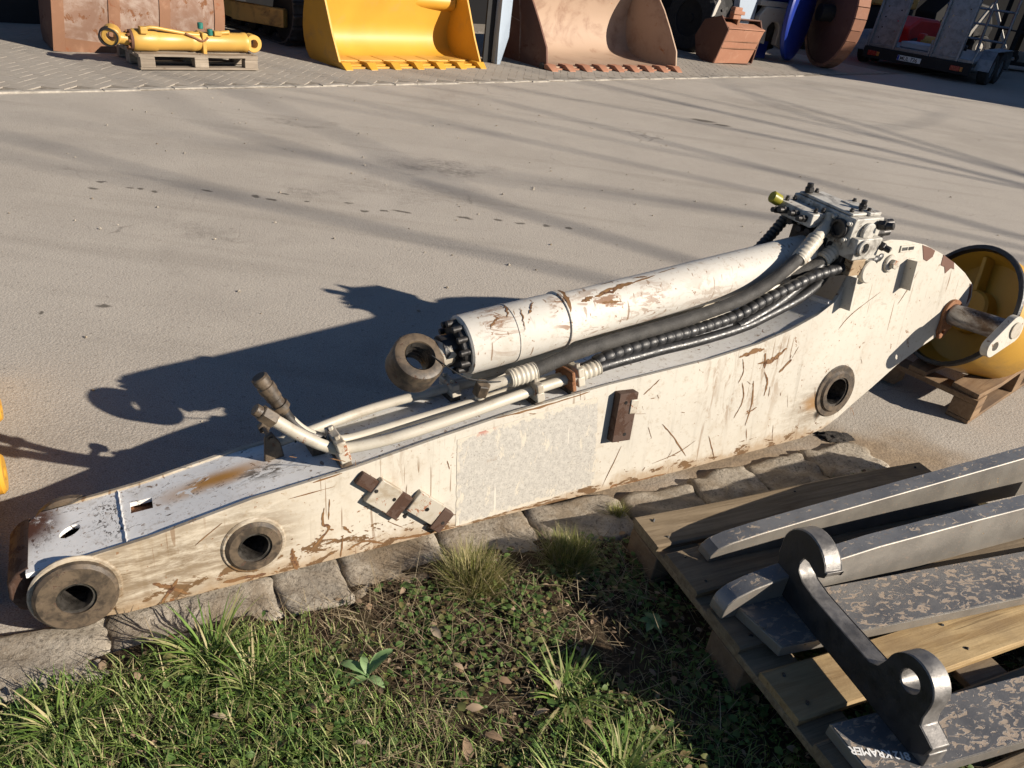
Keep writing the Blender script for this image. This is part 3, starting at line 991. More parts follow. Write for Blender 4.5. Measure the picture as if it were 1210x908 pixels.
# weld seam across the top plate near the pin end and rusty nose between the pin bosses
p = MB()
p.tube([(.045 + .001 * math.sin(i * 2.1), .016 + .278 * i / 24, wtop(.045) - .0045) for i in range(25)],
       [.0022 + .0004 * math.sin(i * 1.7) for i in range(25)], 6)
obj("weld_seam", p, "top_paint", arm)
p = MB()
prof = [(-.165, .176), (-.190, .166), (-.212, .140), (-.214, .10), (-.198, .065), (-.155, .045), (-.11, .04)]
n_ = len(prof)
vs = [(a, y, b) for y in (.03, WID - .03) for a, b in prof]
fs = [(i, i + 1, n_ + i + 1, n_ + i) for i in range(n_ - 1)] + [tuple(range(n_))[::-1], tuple(range(n_, 2 * n_))]
p.add(vs, fs)
obj("nose", p, "rust_plate", arm, bevel=.006)
p = MB()
p.box(0, 2.45, .014, WID - .014, .024, .036)
obj("bottom_plate", p, "cream_paint", arm)
# floor under the square opening (rusty inside)
p = MB()
p.box(.05, .14, .12, .22, .168, .178)
obj("inner_rib", p, "rust_orange", arm)


# pin bosses with open bores
def boss(cx, cz, ro, ri, proud, mat="boss_grease", collar=0):
    p = MB()
    p.ring((cx, -proud, cz), (0, 1, 0), ro, ri, proud + .02, 36, .008)
    o = obj("pin_boss", p, mat, arm)
    q = MB()
    q.lathe((cx, -proud + .006, cz), (0, 1, 0), [(0, ri + .0005), (0, ri - .008), (.01, ri - .010), (WID - .02, ri - .010), (WID - .02, ri + .0005)], 28)
    obj("bushing", q, "bore_steel", o)
    if collar:
        w = MB()
        w.ring((cx, -.006, cz), (0, 1, 0), ro + collar, ro - .002, .012, 36, .004)
        obj("weld_collar", w, "cream_paint" if collar < .02 else "boss_grease", o)
    return o


boss(-.078, .099, .091, .043, .028, collar=.010)
boss(.336, .112, .073, .044, .016, collar=.010)
boss(2.58, .178, .088, .062, .014, collar=.022)
# rear bosses (far side)
for cx, cz, ro in ((-.078, .099, .09), (.336, .112, .073), (2.58, .178, .088)):
    p = MB()
    p.ring((cx, WID - .001, cz), (0, 1, 0), ro, ro * .6, .03, 28, .006)
    obj("pin_boss", p, "boss_grease", arm)

# worn sticker
p = MB()
dr_ = random.Random(2)
dc_ = [(.925, .006), (1.18, .012), (1.437, .030), (1.432, .15), (1.414, .355), (1.30, .348), (1.117, .330), (.922, .303)]
dec = []
for (a0, b0), (a1, b1) in zip(dc_, dc_[1:] + dc_[:1]):
    n_ = max(2, int(math.hypot(a1 - a0, b1 - b0) / .012))
    for i in range(n_):
        k_ = dr_.choice((0, 0, 0, .3, .6, 1.0)) * .005 if b0 < .05 or dr_.random() < .2 else dr_.uniform(0, .0012)
        ia, ib = 1.18 - a0, .18 - b0
        l_ = math.hypot(ia, ib)
        dec.append((a0 + (a1 - a0) * i / n_ + ia / l_ * k_, b0 + (b1 - b0) * i / n_ + ib / l_ * k_))
p.plate(dec, lambda a, b, t: (a, t, b), -.0012, -.0004)
obj("sticker", p, "sticker", arm)


# rust-brown scratches and drips worn through the paint
SCR = [([(.527, .177), (.52, .13), (.538, .108), (.506, .073), (.474, .043)], .007), ([(.542, .2), (.537, .136)], .0025), ([(.575, .07), (.566, .004)], .003),
       ([(.434, .072), (.436, .038), (.443, -.001)], .013), ([(.576, .103), (.6, .074)], .006), ([(.086, .07), (.122, .047), (.163, .014)], .010),
       ([(.098, .005), (.121, .032), (.144, .066)], .008), ([(1.699, .203), (1.758, .143), (1.833, .049)], .005), ([(1.929, .111), (1.957, .053), (1.979, .006)], .003),
       ([(1.533, .153), (1.471, .012)], .0022), ([(2.106, .298), (2.119, .212), (2.107, .117)], .006), ([(2.155, .324), (2.179, .28), (2.176, .226)], .008),
       ([(2.012, .402), (2.072, .415), (2.131, .418)], .013), ([(2.111, .363), (2.182, .369), (2.249, .405)], .014), ([(2.10, .165), (2.15, .185)], .003),
       ([(2.712, .572), (2.567, .496), (2.513, .442)], .0022), ([(2.232, .312), (2.287, .354)], .010), ([(.586, .021), (.636, .035), (.7, .01)], .006),
       ([(.987, .056), (1.07, .155), (1.123, .261)], .0015), ([(2.919, .638), (2.873, .556), (2.84, .508)], .002), ([(1.678, .053), (1.789, .072), (1.87, .106)], .002),
       ([(.194, .152), (.264, .201)], .002), ([(.432, .228), (.557, .236)], .0018), ([(2.030, .30), (2.045, .345), (2.03, .395)], .004),
       ([(2.26, .09), (2.272, .023)], .0015), ([(2.05, .30), (2.07, .23), (2.04, .16)], .005), ([(2.14, .40), (2.15, .34)], .012), ([(1.60, .33), (1.66, .375)], .004),
       ([(.72, .02), (.80, .008), (.92, .004)], .007), ([(1.05, .02), (1.2, .004)], .006), ([(.25, .02), (.36, .012)], .009), ([(1.55, .0), (1.75, -.003)], .006),
       ([(1.05, .348), (1.2, .357), (1.38, .378)], .006), ([(.50, .262), (.58, .272)], .004)]
kr = random.Random(77)
for _ in range(34):
    x_, z_ = kr.uniform(.4, 2.9), kr.uniform(.02, .36)
    a_ = kr.gauss(1.9, .5)
    l_ = kr.uniform(.01, .06)
    SCR.append(([(x_, z_), (x_ + l_ * math.cos(a_), z_ + l_ * math.sin(a_))], kr.uniform(.0008, .0022)))
for _ in range(46):
    x_, z_ = kr.uniform(.38, .95), kr.uniform(.01, .11)
    SCR.append(([(x_, z_), (x_ + kr.uniform(.003, .012), z_ + kr.uniform(-.006, .004))], kr.uniform(.0015, .004)))
q = MB()
for pts, w_ in SCR:
    w_ = w_ * .78 if w_ > .003 else w_
    P = smooth_path([(a, 0, b) for a, b in pts], 7)
    n_ = len(P)
    vs = []
    for i, p_ in enumerate(P):
        t_ = (P[min(i + 1, n_ - 1)] - P[max(i - 1, 0)]).normalized()
        nn = Vector((-t_.z, 0, t_.x))
        k_ = math.sin(math.pi * (i + .35) / (n_ - .3)) ** .6
        vs += [p_ + nn * (w_ * k_ * kr.uniform(.3, 1.2)) + Vector((0, -.0011, 0)), p_ - nn * (w_ * k_ * kr.uniform(.3, 1.2)) + Vector((0, -.0011, 0))]
    q.add(vs, [(2 * i, 2 * i + 1, 2 * i + 3, 2 * i + 2) for i in range(n_ - 1)])
so_ = obj("scratch_marks", q, "rust_scratch", arm, fix=False)
so_["kind"] = "stuff"


# brackets welded to the near side
def steps(cx, cz, ang, parts, name):
    e = None
    c_, s_ = math.cos(ang), math.sin(ang)
    for (x0, x1, z0, z1, t, mat) in parts:
        q = MB()
        q.plate([(x0, z0), (x1, z0), (x1, z1), (x0, z1)], lambda a, b, t_: (cx + a * c_ - b * s_, t_, cz + a * s_ + b * c_), -t, .002)
        o = obj(name if e is None else "bracket_foot", q, mat, arm if e is None else e, bevel=.003)
        e = e or o
    return e


def bolthole(parent, x, z, y, r=.006):
    q = MB()
    q.cyl((x, y - .0015, z), (x, y + .004, z), r, n=10)
    obj("bolt_hole_dark", q, "grease_black", parent)  # solid black disc standing in for the dark inside of a hole


e = steps(.655, .222, rad(-42), [(-.045, .028, -.017, .021, .016, "rust_plate"), (.014, .095, -.046, .033, .022, "clamp_paint"),
                                  (.095, .140, -.050, .030, .019, "rust_plate")], "bracket")
for x, z in ((.668, .205), (.72, .165), (.752, .10)):
    bolthole(e, x, z, -.021)
e = steps(.80, .118, rad(-42), [(-.030, .075, -.030, .040, .020, "clamp_paint"), (.075, .118, -.040, .034, .022, "rust_plate")], "bracket")
for x, z in ((.822, .105), (.872, .045)):
    bolthole(e, x, z, -.021)
e = steps(1.478, .352, rad(-4), [(0, .075, -.160, .012, .030, "rust_plate"), (.048, .080, -.062, -.012, .034, "clamp_paint")], "bracket")
bolthole(e, 1.505, .33, -.03)
bolthole(e, 1.515, .215, -.03)


# angle brackets on the head
def angle_bracket(cx, cz, h_, w_):
    q = MB()
    q.box(cx, cx + w_, -.008, .002, cz - h_ / 2, cz + h_ / 2)
    q.box(cx, cx + .008, -.045, -.008, cz - h_ / 2, cz + h_ / 2)
    o = obj("angle_bracket", q, "cream_paint", arm, bevel=.002)
    for dz in (.32, -.32):
        bolthole(o, cx + w_ * .65, cz + dz * h_, -.008, .008)


angle_bracket(2.49, .595, .125, .05)
angle_bracket(2.825, .635, .115, .05)
q = MB()
q.cyl((2.592, .004, .664), (2.592, -.020, .664), .043, n=28, bev=.004)
o = obj("pin_cover", q, "cream_paint", arm)
q = MB()
q.cyl((2.721, .004, .684), (2.721, -.012, .684), .034, n=28, bev=.004)
o = obj("pin_cover", q, "cream_paint", arm)
q = MB()
q.cyl((2.721, -.011, .684), (2.721, -.030, .684), .019, n=6, bev=.003)
obj("bolt", q, "clamp_paint", o)
q = MB()
q.box(2.765, 2.850, -.005, .001, .722, .748)
o = obj("name_plate", q, "cream_paint", arm, bevel=.001)
for k in (0, 1):
    q = MB()
    q.box(2.772 + k * .038, 2.804 + k * .038, -.0062, -.004, .729, .741)
    obj("slot", q, "dark_steel", o)
# chipped edge of the head
for (pts) in ([(2.90, .742), (2.955, .727), (2.99, .714), (2.985, .69), (2.955, .674), (2.93, .684), (2.915, .712)],
              [(3.055, .692), (3.10, .672), (3.14, .655), (3.155, .625), (3.13, .632), (3.10, .612), (3.085, .640), (3.055, .650)],
              [(3.30, .552), (3.318, .540), (3.334, .49), (3.32, .46), (3.315, .51)]):
    q = MB()
    q.plate(pts, lambda a, b, t: (a, t, b), -.0018, .001)
    obj("rust_patch", q, "rust_dark", arm)

# pin standing out of the head
q = MB()
q.cyl((3.215, .30, .43), (3.215, -.235, .43), .045, n=32, bev=.006)
pin = obj("head_pin", q, "pin_chrome", arm)
q = MB()
fl = arc(3.215, .43, .062, 20, 200, 12) + [(3.150, .36), (3.165, .325), (3.19, .33), (3.25, .385)]
q.plate(fl, lambda a, b, t: (a, t, b), -.016, .0, [circ(3.180, .355, .009, 12)])
obj("pin_flange", q, "rust_orange", pin, bevel=.003)
q = MB()
hd = arc(3.235, .438, .056, -62, 118, 12) + arc(3.115, .375, .036, 118, 298, 10)
q.plate(hd, lambda a, b, t: (a, t, b), -.262, -.232, [circ(3.128, .382, .019, 18)])
obj("pin_head", q, "cream_paint", pin, bevel=.004)
q = MB()
q.cyl((3.235, -.262, .437), (3.235, -.268, .437), .034, n=24)
obj("pin_end", q, "clamp_paint", pin)

# ---- hydraulic cylinder on top
cyl_e = empty("hydraulic_cylinder")
cyl_e.parent = arm


def cax(s_, dy=0.0, dz=0.0):
    return Vector((s_, .157 + dy, .528 + .118 * (s_ - 1.0) + dz))


cd = (cax(2) - cax(1)).normalized()
q = MB()
q.lathe(cax(1.0), cd, [(0, .06), (0, .086), (.006, .091), (.09, .092), (.20, .091), (.30, .090), (.345, .088), (.365, .0835), (.372, .081),
                       (.70, .080), (1.0, .080), (1.38, .080), (1.43, .078), (1.45, .06), (1.45, .001)], 44)
barrel = obj("barrel", q, "barrel_paint", cyl_e, smooth=30)
for k, sx in enumerate((.155, .335)):
    q = MB()
    q.lathe(cax(1.0 + sx), cd, [(0, .088), (.002, .0935), (.006, .0935), (.008, .088)], 40)
    obj("seam_ring", q, "barrel_paint", barrel)
q = MB()
q.lathe(cax(.978), cd, [(0, .046), (0, .070), (.004, .074), (.024, .076), (.024, .046)], 32)
gland = obj("gland", q, "grease_black", cyl_e)
bp = None
pa = cd.orthogonal().normalized()
pb = cd.cross(pa)
for i in range(12):
    a = 2 * math.pi * (i + .3) / 12
    d = (pa * math.cos(a) + pb * math.sin(a)) * .073
    q = MB()
    q.cyl(cax(.966) + d, cax(1.0) + d, .0098, n=12, bev=.002)
    obj("bolt", q, "dark_steel", gland)
q = MB()
q.cyl(cax(.935), cax(.99), .045, n=28)
obj("rod", q, "grease_black", cyl_e)
EC = Vector((.853, .150, .497))
ea = Vector((.06, -math.cos(rad(47)), math.sin(rad(47)))).normalized()
q = MB()
q.lathe(EC - ea * .047, ea, [(0, .043), (0, .070), (.008, .078), (.080, .079), (.090, .074), (.094, .066), (.094, .047), (.088, .043)], 40, closed=True)
eye = obj("rod_eye", q, "boss_grease", cyl_e)
q = MB()
q.lathe(EC - ea * .044, ea, [(0, .0432), (0, .036), (.088, .036), (.088, .0432)] if False else
        [(0, .0432)] + [(.004 + .0085 * i, .0375 + .003 * (i % 2)) for i in range(10)] + [(.088, .0432)], 32)
obj("bushing", q, "bore_steel", eye)
q = MB()
q.tube([EC + Vector((.070, .0, .006)), EC + Vector((.090, .004, .014)), cax(.955)], [.036, .043, .047], 20)
obj("neck", q, "clamp_paint", eye)
q = MB()
q.tube(smooth_path([EC + ea * .047 + Vector((.035, -.002, -.005)), (.96, .055, .475), (1.03, .045, .452), (1.09, .045, .442), (1.13, .05, .452)]), .0022, 6)
obj("wire", q, "wire", arm)
# rust worn through the barrel paint
q = MB()
for (s0, s1, f0, f1, w_) in ((1.395, 1.44, 52, 58, 6), (1.45, 1.60, 56, 70, 9), (1.58, 1.70, 66, 74, 3), (1.46, 1.53, 38, 30, 4), (1.62, 1.67, 85, 78, 4), (1.335, 1.345, 30, 92, 5),
                             (1.345, 1.352, 60, 110, 4), (1.06, 1.10, 40, 60, 3), (1.13, 1.15, 55, 95, 3), (1.20, 1.23, 50, 75, 4), (1.17, 1.18, 20, 70, 1.5), (1.72, 1.80, 80, 84, 2), (1.5, 1.56, 92, 96, 2.5)):
    n_ = 12
    vs = []
    for i in range(n_ + 1):
        t_ = i / n_
        k_ = math.sin(math.pi * (i + .3) / (n_ + .6)) ** .6
        s_, f_ = s0 + (s1 - s0) * t_ + kr.uniform(-.004, .004), f0 + (f1 - f0) * t_
        R_ = (.0935 if s_ < 1.33 else .0925 if s_ < 1.36 else .0818)
        dirn = 1 if abs(s1 - s0) > .03 else 0
        for sg in (-1, 1):
            kk = w_ * k_ * kr.uniform(.3, 1.2)
            ff = rad(f_ + (sg * kk if dirn else 0))
            s2 = s_ + (0 if dirn else sg * kk * .0016)
            c_ = cax(s2)
            vs.append((c_.x, c_.y - R_ * math.cos(ff), c_.z + R_ * math.sin(ff)))
    q.add(vs, [(2 * i, 2 * i + 1, 2 * i + 3, 2 * i + 2) for i in range(n_)])
so_ = obj("scratch_marks", q, "rust_scratch", cyl_e, fix=False)
so_["kind"] = "stuff"
# unseen pipe added under the barrel to close the light gap below it
q = MB()
q.tube(smooth_path([cax(1.04, .02, -.10), cax(1.12, .03, -.118), cax(1.5, .03, -.118), cax(2.0, .03, -.118), cax(2.38, .03, -.11)], 6), .026, 12)
obj("pipe", q, "pipe_paint", cyl_e)
# base eye between the head plates
q = MB()
q.ring((2.60, .07, .712), (0, 1, 0), .075, .03, .17, 28)
q.cyl(cax(2.42), cax(2.56), .06, n=20)
obj("base_eye", q, "barrel_paint", cyl_e)
q = MB()
q.box(2.44, 2.47, .014, WID - .014, .42, .556)
obj("head_web", q, "top_paint", arm)


# ---- pipes and hoses
def run(name, pts, r, mat, parent=arm, n=12, k=6):
    q = MB()
    q.tube(smooth_path(pts, k), r, n)
    return obj(name, q, mat, parent, smooth=60)


def ferrule(pts, r, parent, rib=7, mat="pipe_paint"):
    P = smooth_path(pts, 30)
    R = [r * (1 + .09 * (1 if (i * rib * 2 // len(P)) % 2 else 0)) for i in range(len(P))]
    q = MB()
    q.tube(P, R, 16)
    return obj("ferrule", q, mat, parent, smooth=50)


p1 = run("pipe", [(.402, .06, .452), (.440, .06, .42), (.479, .06, .385), (.545, .055, .338), (.60, .05, .318), (.70, .036, .325), (.80, .026, .341),
                  (.975, .022, .370), (1.114, .028, .391), (1.238, .038, .405), (1.33, .042, .415)], .0165, "pipe_paint")
q = MB()
q.cyl((.425, .06, .432), (.392, .06, .462), .023, n=6, bev=.003)
q.cyl((.394, .06, .460), (.378, .06, .474), .016, n=14, bev=.002)
obj("cap_nut", q, "boss_grease", p1)
run("pipe_end", [(.41, .06, .446), (.440, .06, .42), (.479, .06, .385), (.53, .056, .348)], .0172, "clamp_paint", p1)
h1 = run("hose", [(1.33, .042, .418), (1.40, .033, .434), (1.466, .03, .446), (1.57, .03, .456), (1.676, .03, .466), (1.82, .032, .474), (1.969, .034, .489), (2.06, .034, .504), (2.13, .034, .523),
                  (2.323, .042, .579), (2.46, .075, .63), (2.56, .12, .71), (2.59, .14, .78)], .0185, "rubber", k=8)
ferrule([(1.335, .042, .418), (1.43, .034, .441)], .0235, h1)
p2 = run("pipe", [(.455, .09, .445), (.477, .09, .407), (.51, .09, .37), (.565, .092, .335), (.62, .10, .318), (.70, .104, .322), (.857, .097, .344),
                  (1.012, .083, .370), (1.13, .078, .388), (1.25, .072, .405), (1.37, .064, .42)], .0138, "pipe_paint")
q = MB()
d0, d1 = Vector((.400, .09, .548)), Vector((.455, .09, .445))
dd = (d1 - d0)
q.lathe(d0, dd, [(0, .001), (0, .018), (.004, .022), (.02, .0225), (.022, .020), (.03, .020), (.032, .0235), (.05, .0235), (.052, .021), (.075, .021),
                 (.078, .0185), (.095, .0185), (.096, .024), (.112, .024), (.113, .017), (.125, .015)], 22)
obj("quick_coupler", q, "boss_grease", p2)
run("pipe_end", [(.450, .09, .455), (.477, .09, .405), (.51, .09, .368), (.56, .092, .337)], .0146, "dark_steel", p2)
# spiral-wrapped hose
sp = smooth_path([(1.36, .060, .424), (1.413, .052, .446), (1.473, .046, .468), (1.57, .044, .484), (1.683, .042, .499), (1.83, .042, .514), (1.973, .042, .536), (2.05, .042, .556),
                  (2.13, .042, .585), (2.24, .040, .62), (2.361, .036, .656), (2.536, .024, .686), (2.64, .012, .704), (2.70, .03, .73)], 52)
q = MB()
L, acc = [0.0], 0
for a, b_ in zip(sp, sp[1:]):
    acc += (b_ - a).length
    L.append(acc)
q.tube(sp, [.0215 * (.80 + .20 * abs(math.sin(math.pi * l / .034)) ** .5) if l > .07 else .016 for l in L], 12)
h2 = obj("hose", q, "rubber", arm, smooth=80)
ferrule([(1.37, .064, .422), (1.43, .062, .437)], .020, h2, 4)
h3 = run("hose", [(1.13, .05, .445), (1.183, .047, .455), (1.227, .045, .466), (1.31, .042, .490), (1.41, .040, .510), (1.54, .040, .527), (1.68, .040, .543), (1.82, .040, .563),
                  (1.966, .040, .590), (2.06, .040, .617), (2.134, .040, .648), (2.224, .042, .698), (2.33, .06, .757), (2.40, .085, .795)], .0225, "hose_dusty", k=8)
ferrule([(1.115, .05, .444), (1.20, .046, .457)], .027, h3)
ferrule([(2.27, .048, .718), (2.37, .073, .782)], .027, h3)
run("elbow", [(2.365, .072, .780), (2.42, .09, .808), (2.45, .10, .830), (2.46, .105, .865)], .023, "pipe_paint", h3)
run("elbow", [(1.12, .05, .444), (1.07, .06, .43), (1.035, .07, .415), (1.03, .075, .385)], .0165, "pipe_paint", h3)
q = MB()
q.cyl((1.033, .058, .440), (1.028, .072, .40), .025, n=6, bev=.003)
obj("nut", q, "boss_grease", h3)
run("hose", [(2.02, .04, .50), (2.2, .05, .56), (2.35, .06, .64), (2.45, .07, .72), (2.5, .09, .78)], .021, "rubber", k=8)
f = run("hose", [(2.30, .10, .65), (2.38, .075, .68), (2.45, .06, .715), (2.52, .07, .76)], .022, "hose_dusty")
ferrule([(2.42, .066, .70), (2.50, .066, .748)], .028, f)
p3 = run("pipe", [(.46, .215, .285), (.52, .218, .296), (.578, .222, .306), (.702, .240, .322), (.833, .236, .342), (.977, .215, .366), (1.12, .20, .388), (1.3, .2, .408)], .0145, "pipe_paint")
run("pipe", [(.55, .262, .285), (.66, .266, .297), (.80, .262, .325), (.95, .255, .345), (1.1, .255, .37), (1.4, .25, .40)], .0155, "pipe_paint")
for sx in (.505, .515, .527):
    q = MB()
    q.lathe((sx, .2185, .2945), (1, .05, .2), [(0, .017), (0, .020), (.004, .020), (.004, .017)], 16, closed=True)
    obj("tie", q, "wire", p3)
# far black spiral hose beyond the barrel
sp = smooth_path([(2.05, .27, .58), (2.2, .285, .62), (2.32, .30, .68), (2.40, .30, .75), (2.44, .28, .82)], 30)
q = MB()
q.tube(sp, [.022 * (.82 + .18 * abs(math.sin(i * .55))) for i in range(len(sp))], 12)
obj("hose", q, "rubber", arm, smooth=80)


def clamp(c, sx, sy, sz, ang=0, mat="clamp_paint", foot=True, bolts=True):
    mt = Matrix.Translation(c) @ Matrix.Rotation(-ang, 4, 'Y')
    q = MB()
    q.box(-sx, sx, -sy, sy, -sz, sz * .05, mt)
    q.box(-sx * .85, sx * .85, -sy * 1.05, sy * 1.05, sz * .06, sz, mt)
    o = obj("pipe_clamp", q, mat, arm, bevel=.004)
    if foot:
        q = MB()
        q.box(-sx * 1.2, sx * .9, -sy * .8, sy * .8, -sz - .035, -sz, mt)
        obj("clamp_foot", q, "boss_grease", o, bevel=.003)
    if bolts:
        for yy in (-.55, .55):
            q = MB()
            q.cyl(mt @ Vector((0, sy * yy, sz)), mt @ Vector((0, sy * yy, sz + .011)), .008, n=6, bev=.001)
            obj("bolt", q, "clamp_paint", o)
    return o


clamp((.592, .072, .322), .016, .055, .034, .25)
clamp((1.195, .055, .404), .014, .060, .030, .16)
clamp((1.318, .052, .418), .008, .050, .034, .2, "rust_orange", True, False)
clamp((1.352, .054, .424), .013, .042, .032, .2, "pipe_paint", False)
clamp((1.00, .222, .372), .016, .05, .022, .16)
q = MB()
q.plate([(.415, 0), (.47, 0), (.462, .045), (.44, .085), (.42, .075)], lambda a, b, t: (a, t, wtop(a) - .006 + b), .178, .192)
br = obj("pipe_bracket", q, "boss_grease", arm, bevel=.003)
q = MB()
q.cyl((.437, .170, wtop(.437) + .060), (.437, .285, wtop(.437) + .052), .0075, n=10)
q.cyl((.437, .262, wtop(.437) + .053), (.437, .285, wtop(.437) + .052), .017, n=6, bev=.002)
obj("bolt", q, "boss_grease", br)
q = MB()
q.box(.535, .575, .13, .20, wtop(.55) - .006, wtop(.55) + .028)
obj("pipe_rest", q, "boss_grease", arm, bevel=.004)

# ---- valve block on the head
vb = empty("valve_block")
vb.parent = arm
vb.location = (2.455, .0, .74)
vb.rotation_euler = (rad(9), 0, 0)


def vbox(name, x0, x1, y0, y1, z0, z1, mat="valve_paint", parent=vb, bev=.004):
    q = MB()
    q.box(x0, x1, y0, y1, z0, z1)
    return obj(name, q, mat, parent, bevel=bev)


body = vbox("valve_body", 0, .155, .005, .30, .02, .125)
vbox("valve_body", .01, .145, -.025, .10, -.02, .06)
vbox("valve_section", -.085, -.001, .12, .29, .055, .105)
vbox("cover_plate", .006, .085, .03, .285, .126, .136, "valve_paint")
vbox("cover_plate", .087, .150, .02, .16, .126, .140, "valve_paint")
vbox("mounting_foot", .02, .13, .02, .28, -.10, .019, "dark_steel")
vbox("mounting_foot", .03, .10, -.022, .015, -.085, -.021, "cream_paint")


def fit(x, y, z, ax, L, r, mat="dark_steel", hexa=True, parent=vb):
    a = Vector(ax).normalized()
    o0 = Vector((x, y, z))
    q = MB()
    q.cyl(o0, o0 + a * (L * .55), r, n=6 if hexa else 16, bev=r * .15)
    q.cyl(o0 + a * (L * .5), o0 + a * L, r * .68, n=14, bev=r * .1)
    return obj("fitting", q, mat, parent)


fr = random.Random(5)
for (x, y, z) in ((-.085, .15, .08), (-.085, .19, .085), (-.085, .24, .08), (-.085, .27, .07)):
    fit(x, y, z, (-1, 0, .1), .045, .014)
for (x, y, z) in ((-.001, .16, .035), (-.001, .20, .03), (-.001, .25, .04)):
    fit(x, y, z, (-1, -.2, -.1), .055, .018)
for (x, y) in ((-.06, .135), (-.06, .275), (-.02, .135), (-.02, .275)):
    fit(x, y, .105, (0, 0, 1), .018, .009)
for (x, y) in ((.02, .05), (.07, .05), (.02, .26), (.07, .26), (.10, .04), (.14, .14)):
    fit(x, y, .137, (0, 0, 1), .014, .009)
fit(.03, .262, .137, (0, .1, 1), .035, .018)
fit(.10, .07, .138, (0, 0, 1), .032, .015)
q = MB()
q.ring((.045, -.0255, .03), (0, -1, 0), .030, .02, .012, 20, .003)
obj("port", q, "valve_paint", vb)
q = MB()
q.ring((-.002, .055, .075), (-1, 0, 0), .036, .025, .016, 22, .003)
pt = obj("port", q, "dark_steel", vb)
q = MB()
q.cyl((-.001, .055, .075), (-.006, .055, .075), .0255, n=20)
obj("port_hole_dark", q, "grease_black", pt)  # black disc in place of the darkness inside the port
for (y, z) in ((.02, .105), (.09, .108), (.02, .045), (.088, .042)):
    fit(-.001, y, z, (-1, 0, 0), .016, .010, "valve_paint")
q = MB()
q.cyl((.075, .004, .078), (.075, -.012, .078), .034, n=26, bev=.004)
obj("port_cover", q, "valve_paint", vb)
for (x, z) in ((.155, .09), (.155, .055)):
    fit(x, .03, z, (1, -.15, .1), .075, .021)
    fit(x, .11, z, (1, .1, 0), .06, .019)
fit(.125, .0, .10, (.3, -1, .25), .055, .019)
fit(.15, -.01, .03, (.4, -1, -.2), .05, .017)
q = MB()
q.cyl((-.085, .285, .10), (-.12, .30, .115), .022, n=18, bev=.004)
obj("plug", q, "plug_yellow", vb)
q = MB()
q.plate([(0, 0), (.09, -.01), (.10, .01), (.02, .05)], lambda a, b, t: (.155 + a, .06 + b, .03 + t), 0, .006)
obj("bracket", q, "rust_dark", vb)
# ------------------------------------------------------------------ pallets
def pallet(name, loc, rotz, L, W, deck, label, mats, blocks_x=None, blocks_y=None, ztop=.15, group=None, seed=1, tri=None):
    """x along the deck boards, y from the front edge backwards; deck = [(y0, y1, x0, x1, mat)]"""
    r = random.Random(seed)
    e_ = tag(empty(name, loc, rotz), label, "pallet", group)
    for (y0, y1, x0, x1, mt) in deck:
        q = MB()
        n_ = 6
        vs, fs = [], []
        b0, b1 = r.uniform(-.002, .002), r.uniform(-.004, .004)
        for i in range(n_ + 1):
            x = x0 + (x1 - x0) * i / n_ + (r.uniform(-.007, .004) if i == 0 else 0)
            dz = b0 + b1 * math.sin(i * 1.1)
            jy = r.uniform(-.0015, .0015)
            for (yy, zz) in ((y0 + .002, -.022), (y1 - .002, -.022), (y1 + jy, -.004), (y1 - .006, 0), (y0 + .006, 0), (y0 + jy, -.004)):
                vs.append((x, yy, ztop + dz + zz))
        for i in range(n_):
            for k in range(6):
                k2 = (k + 1) % 6
                fs.append((i * 6 + k, i * 6 + k2, (i + 1) * 6 + k2, (i + 1) * 6 + k))
        fs += [tuple(range(6))[::-1], tuple(n_ * 6 + k for k in range(6))]
        q.add(vs, fs)
        b_ = obj("deck_board", q, mt, e_, smooth=20)
        for xx in (x0 + .05, x1 - .05, (x0 + x1) / 2):
            for yy in (y0 + .03, y1 - .03):
                if y1 - y0 < .07:
                    continue
                q = MB()
                q.cyl((xx + r.uniform(-.01, .01), yy + r.uniform(-.008, .008), ztop - .003), (xx, yy, ztop + .0025 + b0), .0042, n=6)
                obj("nail", q, "dark_steel", b_)
    bx = blocks_x or [.0, (L - .145) / 2, L - .145]
    by = blocks_y or [(0, .1), ((W - .145) / 2, (W + .145) / 2), (W - .1, W)]
    for i, x in enumerate(bx):
        q = MB()
        q.box(x + .003, x + .097 + .045, .0, W, ztop - .045, ztop - .0225)
        obj("stringer_board", q, mats[1], e_, bevel=.003)
        for (y0, y1) in by:
            q = MB()
            j = r.uniform(-.004, .004)
            q.box(x + .002 + j, x + .142 + j, y0 + .002, y1 - .002, .0225, ztop - .0455)
            obj("block", q, mats[2], e_, bevel=.004)
    for (y0, y1) in by:
        q = MB()
        q.box(0, L, y0, y1, .001, .022)
        obj("base_board", q, mats[1], e_, bevel=.003)
    return e_


# near pallet with the raw steel fork parts
PA = rad(26.8)
PO = Vector((.42, 1.829, 0))
near_deck = [(-.135, 0, 0, 1.2, "pallet_wood"), (-.325, -.165, .0, 1.2, "pallet_wood"), (-.515, -.375, 0, 1.2, "pallet_wood"),
             (-.730, -.588, .004, 1.2, "sunlit_wood"), (-.93, -.785, 0, 1.2, "pallet_wood"), (-1.0, -.955, 0, 1.2, "pallet_wood")]
pw = PO + Vector((0, 0, 0))
near_pallet = pallet("pallet", pw, PA, 1.2, 1.0, near_deck, "wooden pallet at the lower right carrying raw steel fork parts",
                     ("pallet_wood", "pallet_wood", "old_wood"),
                     blocks_y=[(-.145, 0), (-.55, -.41), (-1.0, -.86)], seed=4)
# stringers were built from y = 0 towards +W: move them under the boards
for ch in near_pallet.children:
    if ch.name.startswith("stringer_board"):
        ch.location.y = -1.0


